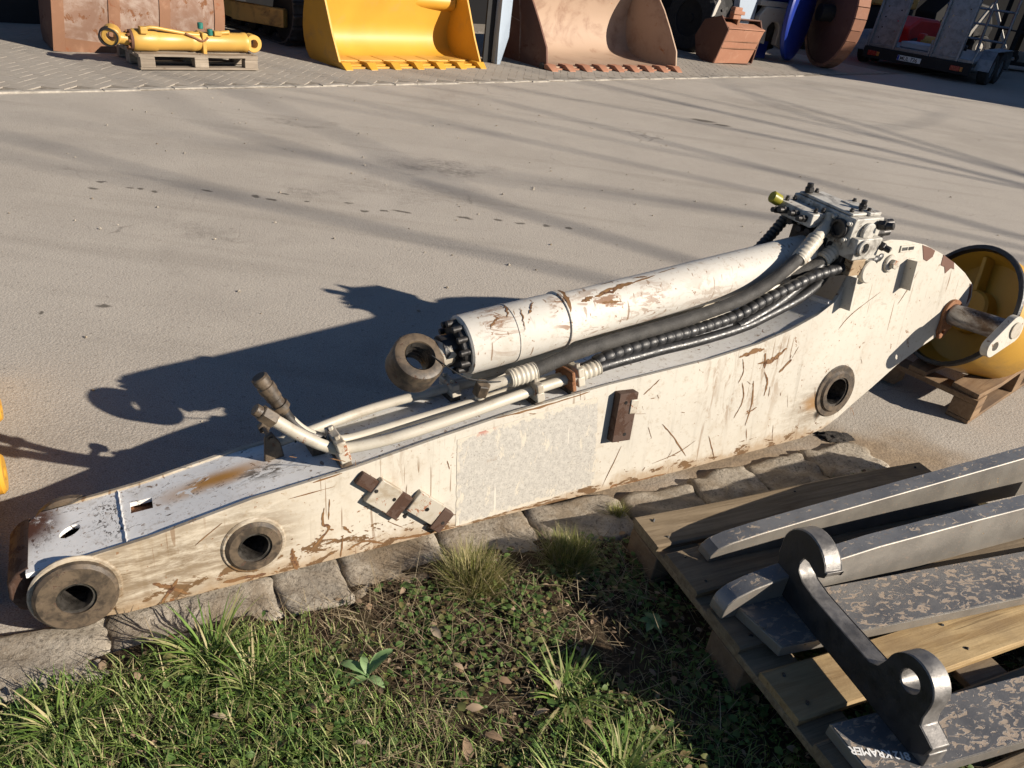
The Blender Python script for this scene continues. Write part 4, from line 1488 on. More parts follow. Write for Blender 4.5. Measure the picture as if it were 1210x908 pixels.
# ---- fork tines, flame-cut bars standing on edge
def tine(label, o2, ang, outline2, th, group):
    ca_, sa_ = math.cos(ang), math.sin(ang)

    def f(a, b, t):
        return (a, t, b)
    q = MB()
    q.plate(outline2, f, 0, th)
    e_ = empty("fork_tine", o2, ang)
    tag(e_, label, "fork tine", group)
    # the flame-cut side faces and the scaly rolled top are two looks of one bar
    b_ = obj("bar", q, "cut_steel", e_, bevel=.003)
    topl = [p_ for p_ in outline2]
    q = MB()
    run_ = [p_ for p_ in topl if p_[2:] or True]
    return e_, b_


TZ = .152
prof2 = [(.0, .002), (.42, .0), (1.5, .002), (1.5, .146), (.9, .140), (.5, .131), (.30, .115), (.17, .100), (.09, .087), (.035, .070), (.010, .050), (.002, .028)]
e2_, b2_ = tine("front steel fork tine, standing on edge behind the hook bracket", PO + Matrix.Rotation(PA, 3, 'Z') @ Vector((.005, -.425, TZ)),
                PA + rad(.0), prof2, .052, "steel fork tines on the pallet")
prof1 = [(.0, .002), (.5, .0), (1.5, .002), (1.5, .200), (1.2, .172), (.9, .143), (.5, .105), (.30, .086), (.16, .071), (.07, .058), (.025, .044), (.003, .024)]
e1_, b1_ = tine("rear steel fork tine, farthest from the camera on the near pallet", PO + Matrix.Rotation(PA, 3, 'Z') @ Vector((.10, -.235, TZ)),
                PA + rad(-1.0), prof1, .052, "steel fork tines on the pallet")
for e_, pr_ in ((e2_, prof2), (e1_, prof1)):
    top_ = sorted([p_ for p_ in pr_ if p_[1] > .025 and not (p_[0] > 1.49 and p_[1] < .1)], key=lambda p_: p_[0])
    q = MB()
    vs, fs = [], []
    for (a, b) in top_:
        vs += [(a, .0025, b + .0012), (a, .0495, b + .0012), (a, .0025, b - .004), (a, .0495, b - .004)]
    for i in range(len(top_) - 1):
        k = i * 4
        fs += [(k, k + 1, k + 5, k + 4), (k, k + 4, k + 6, k + 2), (k + 1, k + 3, k + 7, k + 5)]
    q.add(vs, fs)
    obj("scale_face", q, "mill_fine", e_, smooth=60)

# ---- coupler frame: two flat bars with a hook bracket across them
FA = rad(22.3)
FO = Vector((.644, 1.485, .150))
frame = tag(empty("hook_frame", FO, FA), "raw steel frame of two flat bars with a hook bracket welded across", "steel frame")


def flat(y0, y1, x0, x1, lead):
    q = MB()
    q.plate([(x0, y0), (x1, y0), (x1, y1), (x0 + lead, y1)], lambda a, b, t: (a, b, t), .001, .032)
    o = obj("flat_bar", q, "cut_steel", frame, bevel=.002)
    q = MB()
    q.plate([(x0 + .004, y0 + .003), (x1 - .003, y0 + .003), (x1 - .003, y1 - .003), (x0 + lead + .003, y1 - .003)], lambda a, b, t: (a, b, t), .030, .0345)
    obj("scale_face", q, "mill_scale", o)
    return o


flat(-.155, 0, .045, 1.25, -.04)
p2o = flat(-.512, -.366, .03, 1.25, -.008)
q = MB()
q.cyl((.035, -.085, .034), (.035, -.085, .041), .011, n=10)
obj("weld_spot", q, "hook_steel", frame)
hook = ([(-.018, .020), (.0, .002), (.06, .0), (.30, .0), (.40, -.001), (.47, -.001), (.500, .03), (.506, .062), (.482, .072), (.462, .080), (.458, .10), (.460, .13)]
        + arc(.398, .142, .062, 0, 165, 16)
        + [(.333, .132), (.322, .102), (.30, .088), (.16, .085), (.09, .085), (.045, .092), (.022, .11), (.014, .135), (.022, .155), (.042, .158), (.062, .150), (.082, .146),
           (.100, .160), (.104, .176)] + arc(.022, .142, .082, 22, 190, 14) + [(-.058, .10), (-.046, .06)])
q = MB()
q.plate([(a, b) for a, b in hook], lambda a, b, t: (.152 + t, -a, .0345 + b), 0, .050, [circ(.400, .146, .0275, 24)])
hb = obj("hook_bracket", q, "hook_steel", frame, bevel=.003)
q = MB()
for t0_, t1_ in ((-.0012, .001), (.049, .0512)):
    q.plate([(a, b) for a, b in hook], lambda a, b, t: (.152 + t, -(.22 + (a - .22) * .988), .0345 + .1 + (b - .1) * .97), t0_, t1_, [circ(.400, .146, .0285, 24)])
obj("scale_face", q, "hook_shaded_scale", hb)  # near-black sheets put the shade of both faces into the colour
q = MB()
q.box(.155, .208, -.505, -.462, .0350, .075)
obj("foot_block", q, "hook_steel", frame, bevel=.003)
# chalk writing on the front bar, upside down for the camera
cu = bpy.data.curves.new("writing", 'FONT')
cu.body = "812 KRAMER"
cu.size = .0255
cu.space_character = .92
cu.extrude = .0003
cu.offset = .0006
to = bpy.data.objects.new("tmp_text", cu)
COL.objects.link(to)
dg = bpy.context.evaluated_depsgraph_get()
me = bpy.data.meshes.new_from_object(to.evaluated_get(dg))
bpy.data.objects.remove(to)
me.materials.append(M["chalk"])
wr = bpy.data.objects.new("chalk_writing", me)
COL.objects.link(wr)
wr.parent = frame
wr.location = (.150, -.470, .0352)
wr.rotation_euler = (0, 0, rad(180 - 20))
wr["label"] = "white chalk writing KRAMER 812"

# ------------------------------------------------------------------ drum on the broken pallet at the right
dp = empty("broken_pallet", (2.0, 2.97, 0), rad(44))
tag(dp, "broken wooden pallet under the yellow drum", "pallet")


def plank(parent, name, pts, z0, z1, mat):
    q = MB()
    q.plate(pts, lambda a, b, t: (a, b, t), z0, z1)
    return obj(name, q, mat, parent, bevel=.003)


plank(dp, "deck_board", [(0.01, 0.01), (.25, 0), (.55, .005), (1.1, 0), (1.1, .13), (.6, .135), (.2, .125), (.02, .13)], .122, .146, "old_wood")
plank(dp, "deck_board", [(0, .24), (.25, .225), (.33, .262), (.27, .30), (.1, .33), (0, .32)], .122, .145, "old_wood")
plank(dp, "deck_board", [(0.0, .44), (1.1, .43), (1.1, .56), (0, .57)], .122, .144, "old_wood")
plank(dp, "deck_board", [(0.0, .68), (1.1, .67), (1.1, .8), (0, .8)], .122, .144, "old_wood")
for x in (0, .5, .98):
    plank(dp, "stringer_board", [(x, 0), (x + .1, 0), (x + .1, .8), (x, .8)], .098, .1215, "old_wood")
    for y in (0, .35, .70):
        plank(dp, "block", [(x + .002, y), (x + .10, y), (x + .10, y + .1), (x + .002, y + .1)], .02, .0975, "old_wood")
plank(dp, "base_board", [(0, .002), (1.1, .002), (1.1, .1), (0, .1)], .001, .0195, "old_wood")

DN = Vector((-.92, -.25, .34)).normalized()
DC = Vector((1.90, 3.25, .44))
drum = empty("drum", (DC.x, DC.y, .146))
tag(drum, "yellow steel drum with black-edged rim and ribbed inside, at the right edge", "drum")


def drel(mb):
    mb.v = [tuple(Vector(p) - drum.location) for p in mb.v]
    return mb


RD = .278
q = MB()
q.lathe(DC, DN, [(-.34, .001), (-.34, RD * .80), (-.30, RD * .90), (-.03, RD * .985), (-.02, RD * .93), (-.05, RD * .90), (-.10, RD * .86), (-.115, RD * .82), (-.115, .001)], 48)
obj("shell", drel(q), "drum_yellow", drum)
q = MB()
q.lathe(DC, DN, [(-.035, RD * .93), (-.022, RD * 1.0), (-.018, RD * 1.012), (-.004, RD * 1.012), (0, RD * 1.0), (0, RD * .945), (-.02, RD * .925)], 48, closed=True)
obj("rim", drel(q), "grease_black", drum)
da = DN.orthogonal().normalized()
db = DN.cross(da)
q = MB()
q.lathe(DC, DN, [(-.115, .001), (-.055, .001), (-.055, .085), (-.065, .095), (-.115, .10)], 28)
obj("hub", drel(q), "drum_yellow", drum)
for i in range(3):
    a = rad(40 + 120 * i)
    d = da * math.cos(a) + db * math.sin(a)
    q = MB()
    q.beam(DC - DN * .085 + d * .09, DC - DN * .075 + d * RD * .87, .020, .055, up=DN)
    obj("rib", drel(q), "drum_yellow", drum, bevel=.003)

# ------------------------------------------------------------------ yellow part at the left edge
lp = empty("yellow_cylinder", (-1.62, 1.72, 0), rad(100))
tag(lp, "yellow part just entering at the left edge of the picture", "cylinder")
# two rounded lugs of the yellow cylinder show at the edge
q = MB()
c0 = Vector((-1.395, 1.61, .15))
c1 = Vector((-1.575, 1.90, .155))
ax = (c1 - c0).normalized()
side = Vector((-ax.y, ax.x, 0))
q = MB()
rel = Vector((-1.62, 1.72, 0))
mi = Matrix.Rotation(-rad(100), 3, 'Z')


def lrel(mb):
    mb.v = [tuple(mi @ (Vector(p) - rel)) for p in mb.v]
    return mb


q.lathe(c0 - side * .02, side, [(-.02, .02), (-.02, .05), (-.012, .058), (.09, .058), (.10, .05), (.10, .02)], 28, closed=True)
obj("lug", lrel(q), "yellow_paint", lp)
q = MB()
q.lathe(c1 - side * .005, side, [(-.02, .015), (-.02, .034), (-.012, .04), (.07, .04), (.08, .034), (.08, .015)], 28, closed=True)
obj("lug", lrel(q), "yellow_paint", lp)
q = MB()
q.cyl(c0 + side * .12 + Vector((0, 0, -.04)) - ax * .35, c1 + side * .12 + Vector((0, 0, -.045)) + ax * .5, .11, n=28, bev=.01)
obj("barrel", lrel(q), "yellow_paint", lp)
for cc in (c0, c1):
    q = MB()
    q.beam(cc + side * .06, cc + side * .16 + Vector((0, 0, -.04)), .05, .06)
    obj("lug_web", lrel(q), "yellow_paint", lp)

# clod of dried mud beside the arm
mr = random.Random(9)
bm = bmesh.new()
for (cx_, cy_, s_) in [(0, 0, 1.0)] + [(mr.gauss(0, .05), mr.gauss(0, .026), mr.uniform(.12, .4)) for _ in range(22)]:
    r_ = bmesh.ops.create_icosphere(bm, subdivisions=3 if s_ > .9 else 2, radius=1.0)
    ph_ = [mr.uniform(0, 6.28) for _ in range(4)]
    for v_ in r_["verts"]:
        p_ = v_.co
        k_ = 1 + .22 * math.sin(p_.x * 5 + ph_[0]) * math.sin(p_.y * 6 + ph_[1]) + .14 * math.sin(p_.x * 13 + p_.y * 9 + ph_[2]) + mr.uniform(-.10, .10)
        v_.co = Vector((cx_ + p_.x * .060 * s_ * k_, cy_ + p_.y * .030 * s_ * k_, .004 + p_.z * .015 * (s_ ** .5) * k_))
me = bpy.data.meshes.new("mud_clod")
bm.to_mesh(me)
bm.free()
me.materials.append(M["mud_black"])
mc = bpy.data.objects.new("mud_clod", me)
COL.objects.link(mc)
mc.location = (1.33, 2.70, 0)
mc.scale = (1.15, 1.15, 1.0)
mc.rotation_euler = (0, 0, .0)
tag(mc, "flattened clod of black oily dirt beside the arm's head", "dirt clod")


# ------------------------------------------------------------------ things along the back of the yard
def loc_plate(parent, name, pts, x0, x1, mat, bev=.003, holes=()):
    """plate in the (y, z) plane of a bucket, thickness along x"""
    q = MB()
    q.plate(pts, lambda a, b, t: (t, a, b), x0, x1, holes)
    return obj(name, q, mat, parent, bevel=bev)


def shell(parent, name, prof, x0, x1, th, mat, inner=True):
    """curved sheet between the sides; prof in (y, z) from lip over the back to the top"""
    P = smooth_path([(0, a, b) for a, b in prof], 5)
    n_ = len(P)
    offs = []
    for i, p in enumerate(P):
        t = (P[min(i + 1, n_ - 1)] - P[max(i - 1, 0)]).normalized()
        offs.append(p + Vector((0, t.z, -t.y)) * th)
    vs, fs = [], []
    for x in (x0, x1):
        vs += [(x, p.y, p.z) for p in P] + [(x, p.y, p.z) for p in offs]
    for i in range(n_ - 1):
        fs += [(i, i + 1, 2 * n_ + i + 1, 2 * n_ + i), (n_ + i, 3 * n_ + i, 3 * n_ + i + 1, n_ + i + 1)]
        fs += [(i, n_ + i, n_ + i + 1, i + 1), (2 * n_ + i, 2 * n_ + i + 1, 3 * n_ + i + 1, 3 * n_ + i)]
    fs += [(0, 2 * n_, 3 * n_, n_), (n_ - 1, 2 * n_ - 1, 4 * n_ - 1, 3 * n_ - 1)]
    q = MB()
    q.add(vs, fs)
    return obj(name, q, mat, parent, smooth=50)


def teeth(parent, n_, W, mat, z=.03, L=.13, w=.11, tilt=0):
    for i in range(n_):
        x = .06 + (W - .12) * i / (n_ - 1)
        q = MB()
        a, b = w / 2, w * .36
        vs = [(x - a, .14, z), (x + a, .14, z), (x + a, .14, z + .045), (x - a, .14, z + .045),
              (x - a, -.01, z - .012), (x + a, -.01, z - .012), (x + a, -.01, z + .05), (x - a, -.01, z + .05),
              (x - b, -L, z - .030), (x + b, -L, z - .030), (x + b, -L, z - .018), (x - b, -L, z - .018)]
        fs = [(0, 3, 2, 1), (8, 9, 10, 11)]
        for k in (0, 4):
            for j in range(4):
                j2 = (j + 1) % 4
                fs.append((k + j, k + j2, k + 4 + j2, k + 4 + j))
        q.add(vs, fs)
        obj("tooth", q, mat, parent, bevel=.006)


# yellow loader bucket
yb = tag(empty("loader_bucket", (-2.50, 9.50, 0), rad(47.2)), "bright yellow loader bucket with a row of teeth", "bucket")
WY = 2.22
side_y = [(.0, .012), (.20, .36), (.36, .70), (.52, 1.02), (.62, 1.16), (.70, 1.14), (.75, .95), (.80, .70), (.845, .50), (.855, .36), (.835, .24), (.78, .10), (.70, .02), (.60, .006)]
loc_plate(yb, "side_plate", side_y, 0, .028, "yellow_paint")
loc_plate(yb, "side_plate", side_y, WY - .028, WY, "yellow_paint")
shell(yb, "shell", [(.05, .035), (.30, .035), (.52, .045), (.68, .10), (.775, .22), (.80, .36), (.77, .52), (.72, .72), (.67, .92), (.62, 1.14)], .028, WY - .028, -.02, "yellow_shell")
q = MB()
q.box(0, WY, -.01, .24, .006, .036)
obj("cutting_edge", q, "yellow_paint", yb, bevel=.006)
for k in range(6):
    q = MB()
    q.box(.06 + k * .355, .06 + k * .355 + .335, .245, .56, .050, .070)
    obj("wear_plate", q, "yellow_light", yb, bevel=.004)
teeth(yb, 7, WY, "yellow_paint", z=.037, L=.10, w=.13)
q = MB()
q.cyl((WY * .6, .85, .72), (WY - .03, .72, .72), .11, n=20)
obj("back_tube", q, "yellow_paint", yb)

# rusty loader bucket
rb = tag(empty("loader_bucket", (-.13, 11.74, 0), rad(42.6)), "large rusty brown loader bucket with teeth, right of the yellow bucket", "bucket")
WR = 2.85
side_r = [(.06, .01), (.03, .10), (.08, .30), (.30, .60), (.51, .86), (.80, 1.15), (1.10, 1.28), (1.34, 1.2), (1.37, .80), (1.34, .45), (1.26, .18), (1.14, .03), (1.0, .006)]
loc_plate(rb, "side_plate", side_r, 0, .03, "rust_dark")
loc_plate(rb, "side_plate", side_r, WR - .03, WR, "rust_shell")
shell(rb, "shell", [(.05, .035), (.5, .035), (.85, .05), (1.10, .12), (1.24, .30), (1.30, .52), (1.30, .75), (1.24, 1.0), (1.1, 1.24)], .03, WR - .03, -.02, "rust_shell")
q = MB()
q.box(0, WR, 0, .3, .006, .036)
obj("cutting_edge", q, "rust_tooth", rb, bevel=.006)
teeth(rb, 9, WR, "rust_tooth", z=.04, L=.12, w=.16)
for (y0, z0, y1, z1) in ((.62, .03, .70, .55), (.70, .55, 1.1, .62), (.70, .55, .82, .98)):
    q = MB()
    q.beam((-.004, y0, z0), (-.004, y1, z1), .012, .018, up=(1, 0, 0))
    obj("weld_rib", q, "rust_bucket", rb)
q = MB()
q.cyl((-.035, .10, .05), (.03, .10, .05), .05, n=16, bev=.006)
obj("bolt_head", q, "dark_steel", rb)

# pale blue post between the buckets
post = tag(empty("steel_post", (-.84, 11.62, 0), rad(40)), "pale blue-grey steel post standing between the two loader buckets", "post")
q = MB()
q.plate([(0, 0), (.05, 0), (.16, .38), (.16, 1.6), (-.02, 1.6), (-.015, .4)], lambda a, b, t: (a, t, b), 0, .03)
obj("front_flange", q, "bluegrey_paint", post, bevel=.003)
q = MB()
q.box(-.015, .0, .0305, .26, 0, 1.6)
obj("web", q, "bluegrey_paint", post, bevel=.003)
q = MB()
q.box(-.02, .14, .2605, .285, 0, 1.6)
obj("rear_flange", q, "bluegrey_paint", post, bevel=.003)
q = MB()
q.box(-.16, -.0155, .12, .15, .0, 1.6)
obj("stiffener", q, "dark_machine", post, bevel=.003)

# rusty digging bucket at the left, its ribbed back to the camera
lb = tag(empty("digging_bucket", (-5.14, 8.20, 0), rad(39.5)), "rusty digging bucket with vertical wear strips, standing behind the yellow cylinder", "bucket")
lb.rotation_euler = (0, rad(6), rad(39.5))
lb.location.z = .012
WB = 1.72
prof_b = [(.0, .012), (.0, .20), (.005, .42), (.03, .62), (.14, .82), (.38, .98), (.60, 1.05)]
shell(lb, "shell", prof_b, .012, WB - .012, -.02, "rust_bucket")
sb_ = [(.002, .01), (.004, .20), (.01, .42), (.036, .62), (.15, .815), (.38, .97), (.60, 1.04), (.75, .95), (.80, .5), (.72, .10), (.6, .01)]
loc_plate(lb, "side_plate", sb_, 0, .022, "rust_dark")  # darker rust than the other side: its shade is put into the colour
loc_plate(lb, "side_plate", sb_, WB - .022, WB, "rust_strip")
for x0, w in ((.0, .11), (.52, .11), (1.02, .11), (1.60, .11)):
    shell(lb, "wear_strip", [(a - .016, b) for a, b in prof_b], x0, x0 + w, -.015, "rust_strip")
q = MB()
q.box(.11, WB - .11, -.022, -.004, .012, .15)
obj("wear_strip", q, "rust_strip", lb, bevel=.003)
for x in (.30, .76, 1.3):
    shell(lb, "weld_seam", [(a - .004, b) for a, b in prof_b[:5]], x, x + .012, -.006, "rust_strip")

# yellow cylinder on a euro pallet
back_deck = [(0, .145, 0, 1.2, "grey_wood"), (.186, .286, 0, 1.2, "grey_wood"), (.327, .472, 0, 1.2, "grey_wood"), (.514, .614, 0, 1.2, "grey_wood"), (.655, .8, 0, 1.2, "grey_wood")]
pallet("pallet", (-4.05, 7.84, .024), rad(43.0), 1.2, .8, back_deck, "euro pallet carrying the yellow hydraulic cylinder at the back",
       ("grey_wood", "grey_wood", "grey_wood"), seed=8, ztop=.144)
yc = tag(empty("hydraulic_cylinder", (-4.05, 7.84, .024), rad(43.0)), "yellow hydraulic cylinder lying on the euro pallet", "hydraulic cylinder")
yz, yy = .243, .20
q = MB()
q.lathe((.0, yy, yz), (1, 0, 0), [(0, .05), (0, .098), (.02, .105), (.22, .105), (.24, .094), (.55, .094), (.56, .098), (.60, .098), (.61, .094), (1.10, .094), (1.11, .099), (1.15, .099), (1.16, .07), (1.16, .001)], 32)
bar = obj("barrel", q, "yellow_light", yc)
q = MB()
q.ring((1.215, yy - .07, yz), (0, 1, 0), .088, .045, .14, 28)
q.box(1.13, 1.19, yy - .055, yy + .055, yz - .07, yz + .07)
obj("base_eye", q, "yellow_light", yc)
q = MB()
q.ring((-.20, yy - .055, yz + .03), (.35, .9, .2), .085, .045, .12, 28)
eye_y = obj("rod_eye", q, "yellow_light", yc)
q = MB()
q.ring((-.225, yy - .06, yz + .022), (.35, .9, .2), .089, .075, .06, 28, .004)
obj("eye_band", q, "dark_machine", eye_y)
q = MB()
q.cyl((-.15, yy, yz + .02), (.0, yy, yz), .055, n=20)
obj("rod", q, "yellow_light", yc)
q = MB()
q.lathe((-.025, yy, yz), (1, 0, 0), [(0, .05), (0, .095), (.025, .098), (.025, .05)], 24)
gl = obj("gland", q, "rust_dark", yc)
for i in range(8):
    a = math.pi * 2 * i / 8
    q = MB()
    q.cyl((-.05, yy + .078 * math.cos(a), yz + .078 * math.sin(a)), (-.02, yy + .078 * math.cos(a), yz + .078 * math.sin(a)), .014, n=6)
    obj("bolt", q, "rust_orange", gl)
q = MB()
q.tube(smooth_path([(.10, yy - .08, yz + .115), (.18, yy - .085, yz + .13), (.35, yy - .07, yz + .105), (.55, yy - .06, yz + .075), (.70, yy - .05, yz + .070), (.78, yy - .05, yz + .08)]), .017, 12)
obj("pipe", q, "yellow_light", yc)
q = MB()
q.tube(smooth_path([(.50, yy - .085, yz + .085), (.58, yy - .095, yz + .05), (.66, yy - .10, yz + .02), (.72, yy - .09, yz + .05)]), .011, 10)
obj("pipe", q, "rust_orange", yc)
q = MB()
q.box(.06, .13, yy - .11, yy - .03, yz + .07, yz + .135)
obj("port_block", q, "yellow_light", yc, bevel=.008)
q = MB()
q.box(.79, .87, yy - .09, yy - .02, yz + .07, yz + .115)
q.cyl((.87, yy - .05, yz + .095), (.96, yy - .05, yz + .105), .022, n=14)
obj("port_block", q, "yellow_light", yc, bevel=.006)
for x, z in ((.66, .16), (.755, .10)):
    q = MB()
    q.cyl((x, yy - .06, yz + z - .03), (x, yy - .06, yz + z + .03), .028, n=14, bev=.005)
    obj("cap", q, "cap_green", yc)
q = MB()
q.box(.66, .70, yy - .10, yy + .10, .12, yz + .095)
obj("clamp_band", q, "yellow_light", yc, bevel=.006)

# crawler undercarriage behind
cr = tag(empty("crawler_track", (-3.36, 10.45, 0), rad(47.2)), "black crawler track with dirty yellow frame between the rusty and yellow buckets", "crawler track")
# local: y runs back (length), x across, track face looks to -y
TW, TL, TH = .42, 2.6, .82


def track_pt(s_):
    """centre line of the track loop, y back, z up"""
    R_ = TH / 2
    L_ = TL - 2 * R_
    per = 2 * L_ + 2 * math.pi * R_
    s_ = s_ % per
    if s_ < L_:
        return (R_ + s_, 0, 0)
    s_ -= L_
    if s_ < math.pi * R_:
        a = s_ / R_ - math.pi / 2
        return (TL - R_ + R_ * math.cos(a), R_ + R_ * math.sin(a), a + math.pi / 2)
    s_ -= math.pi * R_
    if s_ < L_:
        return (TL - R_ - s_, TH, math.pi)
    s_ -= L_
    a = s_ / R_ + math.pi / 2
    return (R_ + R_ * math.cos(a), R_ + R_ * math.sin(a), a + math.pi / 2)


per = 2 * (TL - TH) + math.pi * TH
ns = 44
for i in range(ns):
    y, z, a = track_pt(per * i / ns)
    q = MB()
    mt = Matrix.Translation((0, y, z + .03)) @ Matrix.Rotation(a, 4, 'X')
    q.box(0, TW, -per / ns * .47, per / ns * .47, -.012, .012, mt)
    q.box(0, TW, -per / ns * .40, -per / ns * .25, -.045, -.012, mt)
    q.box(TW * .38, TW * .62, -.05, .05, .013, .06, mt)
    obj("track_shoe", q, "track", cr, smooth=0)
q = MB()
q.beam((-.30, 1.0, .33), (.06, .30, .33), .10, .22)
q.beam((-.40, 2.6, .42), (-.28, .95, .33), .10, .2)
obj("side_frame", q, "yellow_dirty", cr, bevel=.01)
q = MB()
q.box(-.42, -.05, .55, 2.5, .52, .70)
obj("upper_frame", q, "yellow_dirty", cr, bevel=.01)
q = MB()
q.box(-.5, -.1, .8, 2.4, .75, 1.1)
obj("machine_body", q, "yellow_dirty", cr, bevel=.01)
for k, y in enumerate((.41, .9, 1.3, 1.7, 2.19)):
    q = MB()
    q.cyl((.10, y, .36 if k in (0, 4) else .16), (TW - .1, y, .36 if k in (0, 4) else .16), .30 if k in (0, 4) else .11, n=20)
    obj("roller", q, "dark_machine", cr)

# rusty coupling behind the digging bucket, far left, on a dark base
cp = tag(empty("coupling_plate", (-6.10, 9.72, 0), rad(39)), "rusty coupling with two downward lugs at the far top left, in deep shade", "attachment")
q = MB()
q.box(-1.2, .95, .0, .9, .0, .30)
obj("base_frame", q, "dark_machine", cp, bevel=.02)
q = MB()
q.box(-1.2, .95, .25, .9, .3005, 1.1)
obj("body", q, "dark_machine", cp, bevel=.02)
q = MB()
q.plate([(.12, .50), (.42, .50), (.42, .56), (.38, .58), (.38, 1.1), (.08, 1.1)], lambda a, b, t: (a, t, b), -.10, -.04)
obj("lug", q, "rust_strip", cp, bevel=.004)
q = MB()
q.plate([(-.20, .48), (-.16, .54), (-.15, .62), (-.26, .75), (-.27, 1.1), (-.36, 1.1), (-.34, .70), (-.22, .58)], lambda a, b, t: (a, t, b), -.08, -.04)
obj("lug", q, "rust_strip", cp, bevel=.004)


# ---- wheels
def wheel(parent, c, axis, R_, w, rim_mat, lugs=0):
    q = MB()
    q.lathe(Vector(c) - Vector(axis) * w / 2, axis, [(0, R_ * .55), (0, R_ * .9), (w * .12, R_), (w * .88, R_), (w, R_ * .9), (w, R_ * .55)], 36, closed=True)
    t = obj("tyre", q, "tyre", parent)
    q = MB()
    q.lathe(Vector(c) - Vector(axis) * w * .42, axis, [(0, .001), (0, R_ * .12), (.02, R_ * .14), (.03, R_ * .45), (0, R_ * .56), (w * .84, R_ * .56), (w * .8, R_ * .45), (w * .8, .001)], 28)
    obj("rim", q, rim_mat, t)
    if lugs:
        a0 = Vector(axis).orthogonal().normalized()
        b0 = Vector(axis).normalized().cross(a0)
        q = MB()
        for i in range(lugs):
            a = 2 * math.pi * i / lugs
            d = a0 * math.cos(a) + b0 * math.sin(a)
            e_ = Vector(axis).normalized()
            sgn = 1 if i % 2 else -1
            q.beam(Vector(c) + d * R_ + e_ * (sgn * w * .02), Vector(c) + d * R_ * .985 + e_ * (sgn * w * .48) + d.cross(e_) * .06, .05, .05, up=d)
        obj("tread", q, "tyre", t)
    return t


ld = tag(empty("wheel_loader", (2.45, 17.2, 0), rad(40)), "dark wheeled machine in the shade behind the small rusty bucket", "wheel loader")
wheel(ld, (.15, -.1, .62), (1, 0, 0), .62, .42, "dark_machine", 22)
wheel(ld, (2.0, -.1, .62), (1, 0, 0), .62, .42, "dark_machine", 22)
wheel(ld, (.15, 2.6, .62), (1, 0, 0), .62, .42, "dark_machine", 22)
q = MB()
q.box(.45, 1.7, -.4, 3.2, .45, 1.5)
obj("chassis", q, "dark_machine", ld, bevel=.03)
q = MB()
q.plate([(-.25, .55), (-.05, .60), (.05, .95), (.25, 1.25), (.1, 1.4), (-.2, 1.1)], lambda a, b, t: (t, a - .7, b), .5, .56)
obj("lift_arm", q, "dark_machine", ld, bevel=.01)
q = MB()
q.plate([(0, 0), (.08, .02), (.17, .28), (.12, .34), (.05, .2)], lambda a, b, t: (-.12 + a, t, .72 + b), -.72, -.69)
obj("guard", q, "silver_paint", ld, bevel=.004)

# small rusty grading bucket with its coupler
gb = tag(empty("grading_bucket", (2.86, 15.55, 0), rad(30)), "small rusty grading bucket with a smooth lit front, right of the large rusty bucket", "bucket")
GW = 1.02
prof_g = [(-.02, .06), (-.10, .30), (-.16, .55)]
q = MB()
vs = [(0, .0, .02), (GW * .86, .05, .05), (GW, -.02, .62), (.06, -.16, .62), (0, .03, .02), (GW * .86, .08, .05), (GW, .01, .62), (.06, -.13, .62)]
q.add(vs, [(0, 1, 2, 3), (7, 6, 5, 4), (0, 4, 5, 1), (1, 5, 6, 2), (2, 6, 7, 3), (3, 7, 4, 0)])
obj("front_plate", q, "rust_tooth", gb, bevel=.004)
for z in (.30, .42):
    q = MB()
    q.beam((.05, -.07 - (z - .3) * .22, z), (GW * .93, .012 - (z - .3) * .12, z + .01), .02, .012)
    obj("weld_rib", q, "rust_strip", gb)
q = MB()
q.plate([(.0, .02), (-.16, .62), (.10, .82), (.55, .70), (.70, .40), (.55, .08), (.3, .01)], lambda a, b, t: (t + (.06 if b > .5 else .03), a, b), -.025, .0)
obj("side_plate", q, "rust_dark", gb, bevel=.004)
q = MB()
q.plate([(.05, .05), (-.02, .62), (.10, .80), (.55, .70), (.70, .40), (.55, .08)], lambda a, b, t: (GW - .03 + t, a, b), -.025, .0)
obj("side_plate", q, "rust_dark", gb, bevel=.004)
shell(gb, "shell", [(.05, .03), (.4, .03), (.62, .2), (.68, .45), (.5, .68), (.1, .80)], .08, GW - .06, -.02, "rust_dark")
q = MB()
q.plate([(0, 0), (GW - .06, 0), (GW - .12, .22), (.0, .24)], lambda a, b, t: (.06 + a, -.14 + b + .1 * a, .63 + .3 * b + t), 0, .02)
obj("top_plate", q, "rust_tooth", gb, bevel=.004)
q = MB()
q.box(.22, .40, .0, .12, .78, .98)
q.box(.20, .46, -.02, .10, .86, .92)
obj("coupler_lug", q, "rust_tooth", gb, bevel=.01)
q = MB()
q.box(.36, .42, .02, .30, .64, .84)
obj("coupler_lug", q, "rust_strip", gb, bevel=.01)

# slanted blue-grey arm reaching down onto the small bucket, ring at its end
ar = tag(empty("lifting_arm", (3.34, 16.05, 0), rad(30)), "pale blue-grey arm slanting down behind the small rusty bucket", "machine arm")
q = MB()
q.plate([(.02, .60), (.10, .60), (.26, 1.6), (-.30, 1.6), (-.16, .75)], lambda a, b, t: (a, t, b), .0, .16)
obj("beam", q, "bluegrey_paint", ar, bevel=.006)
q = MB()
q.ring((.05, -.07, .62), (0, 1, 0), .075, .045, .06, 22)
obj("ring", q, "dark_machine", ar)
q = MB()
q.box(-.10, .02, .18, .26, 0, 1.2)
obj("stand", q, "dark_machine", ar)

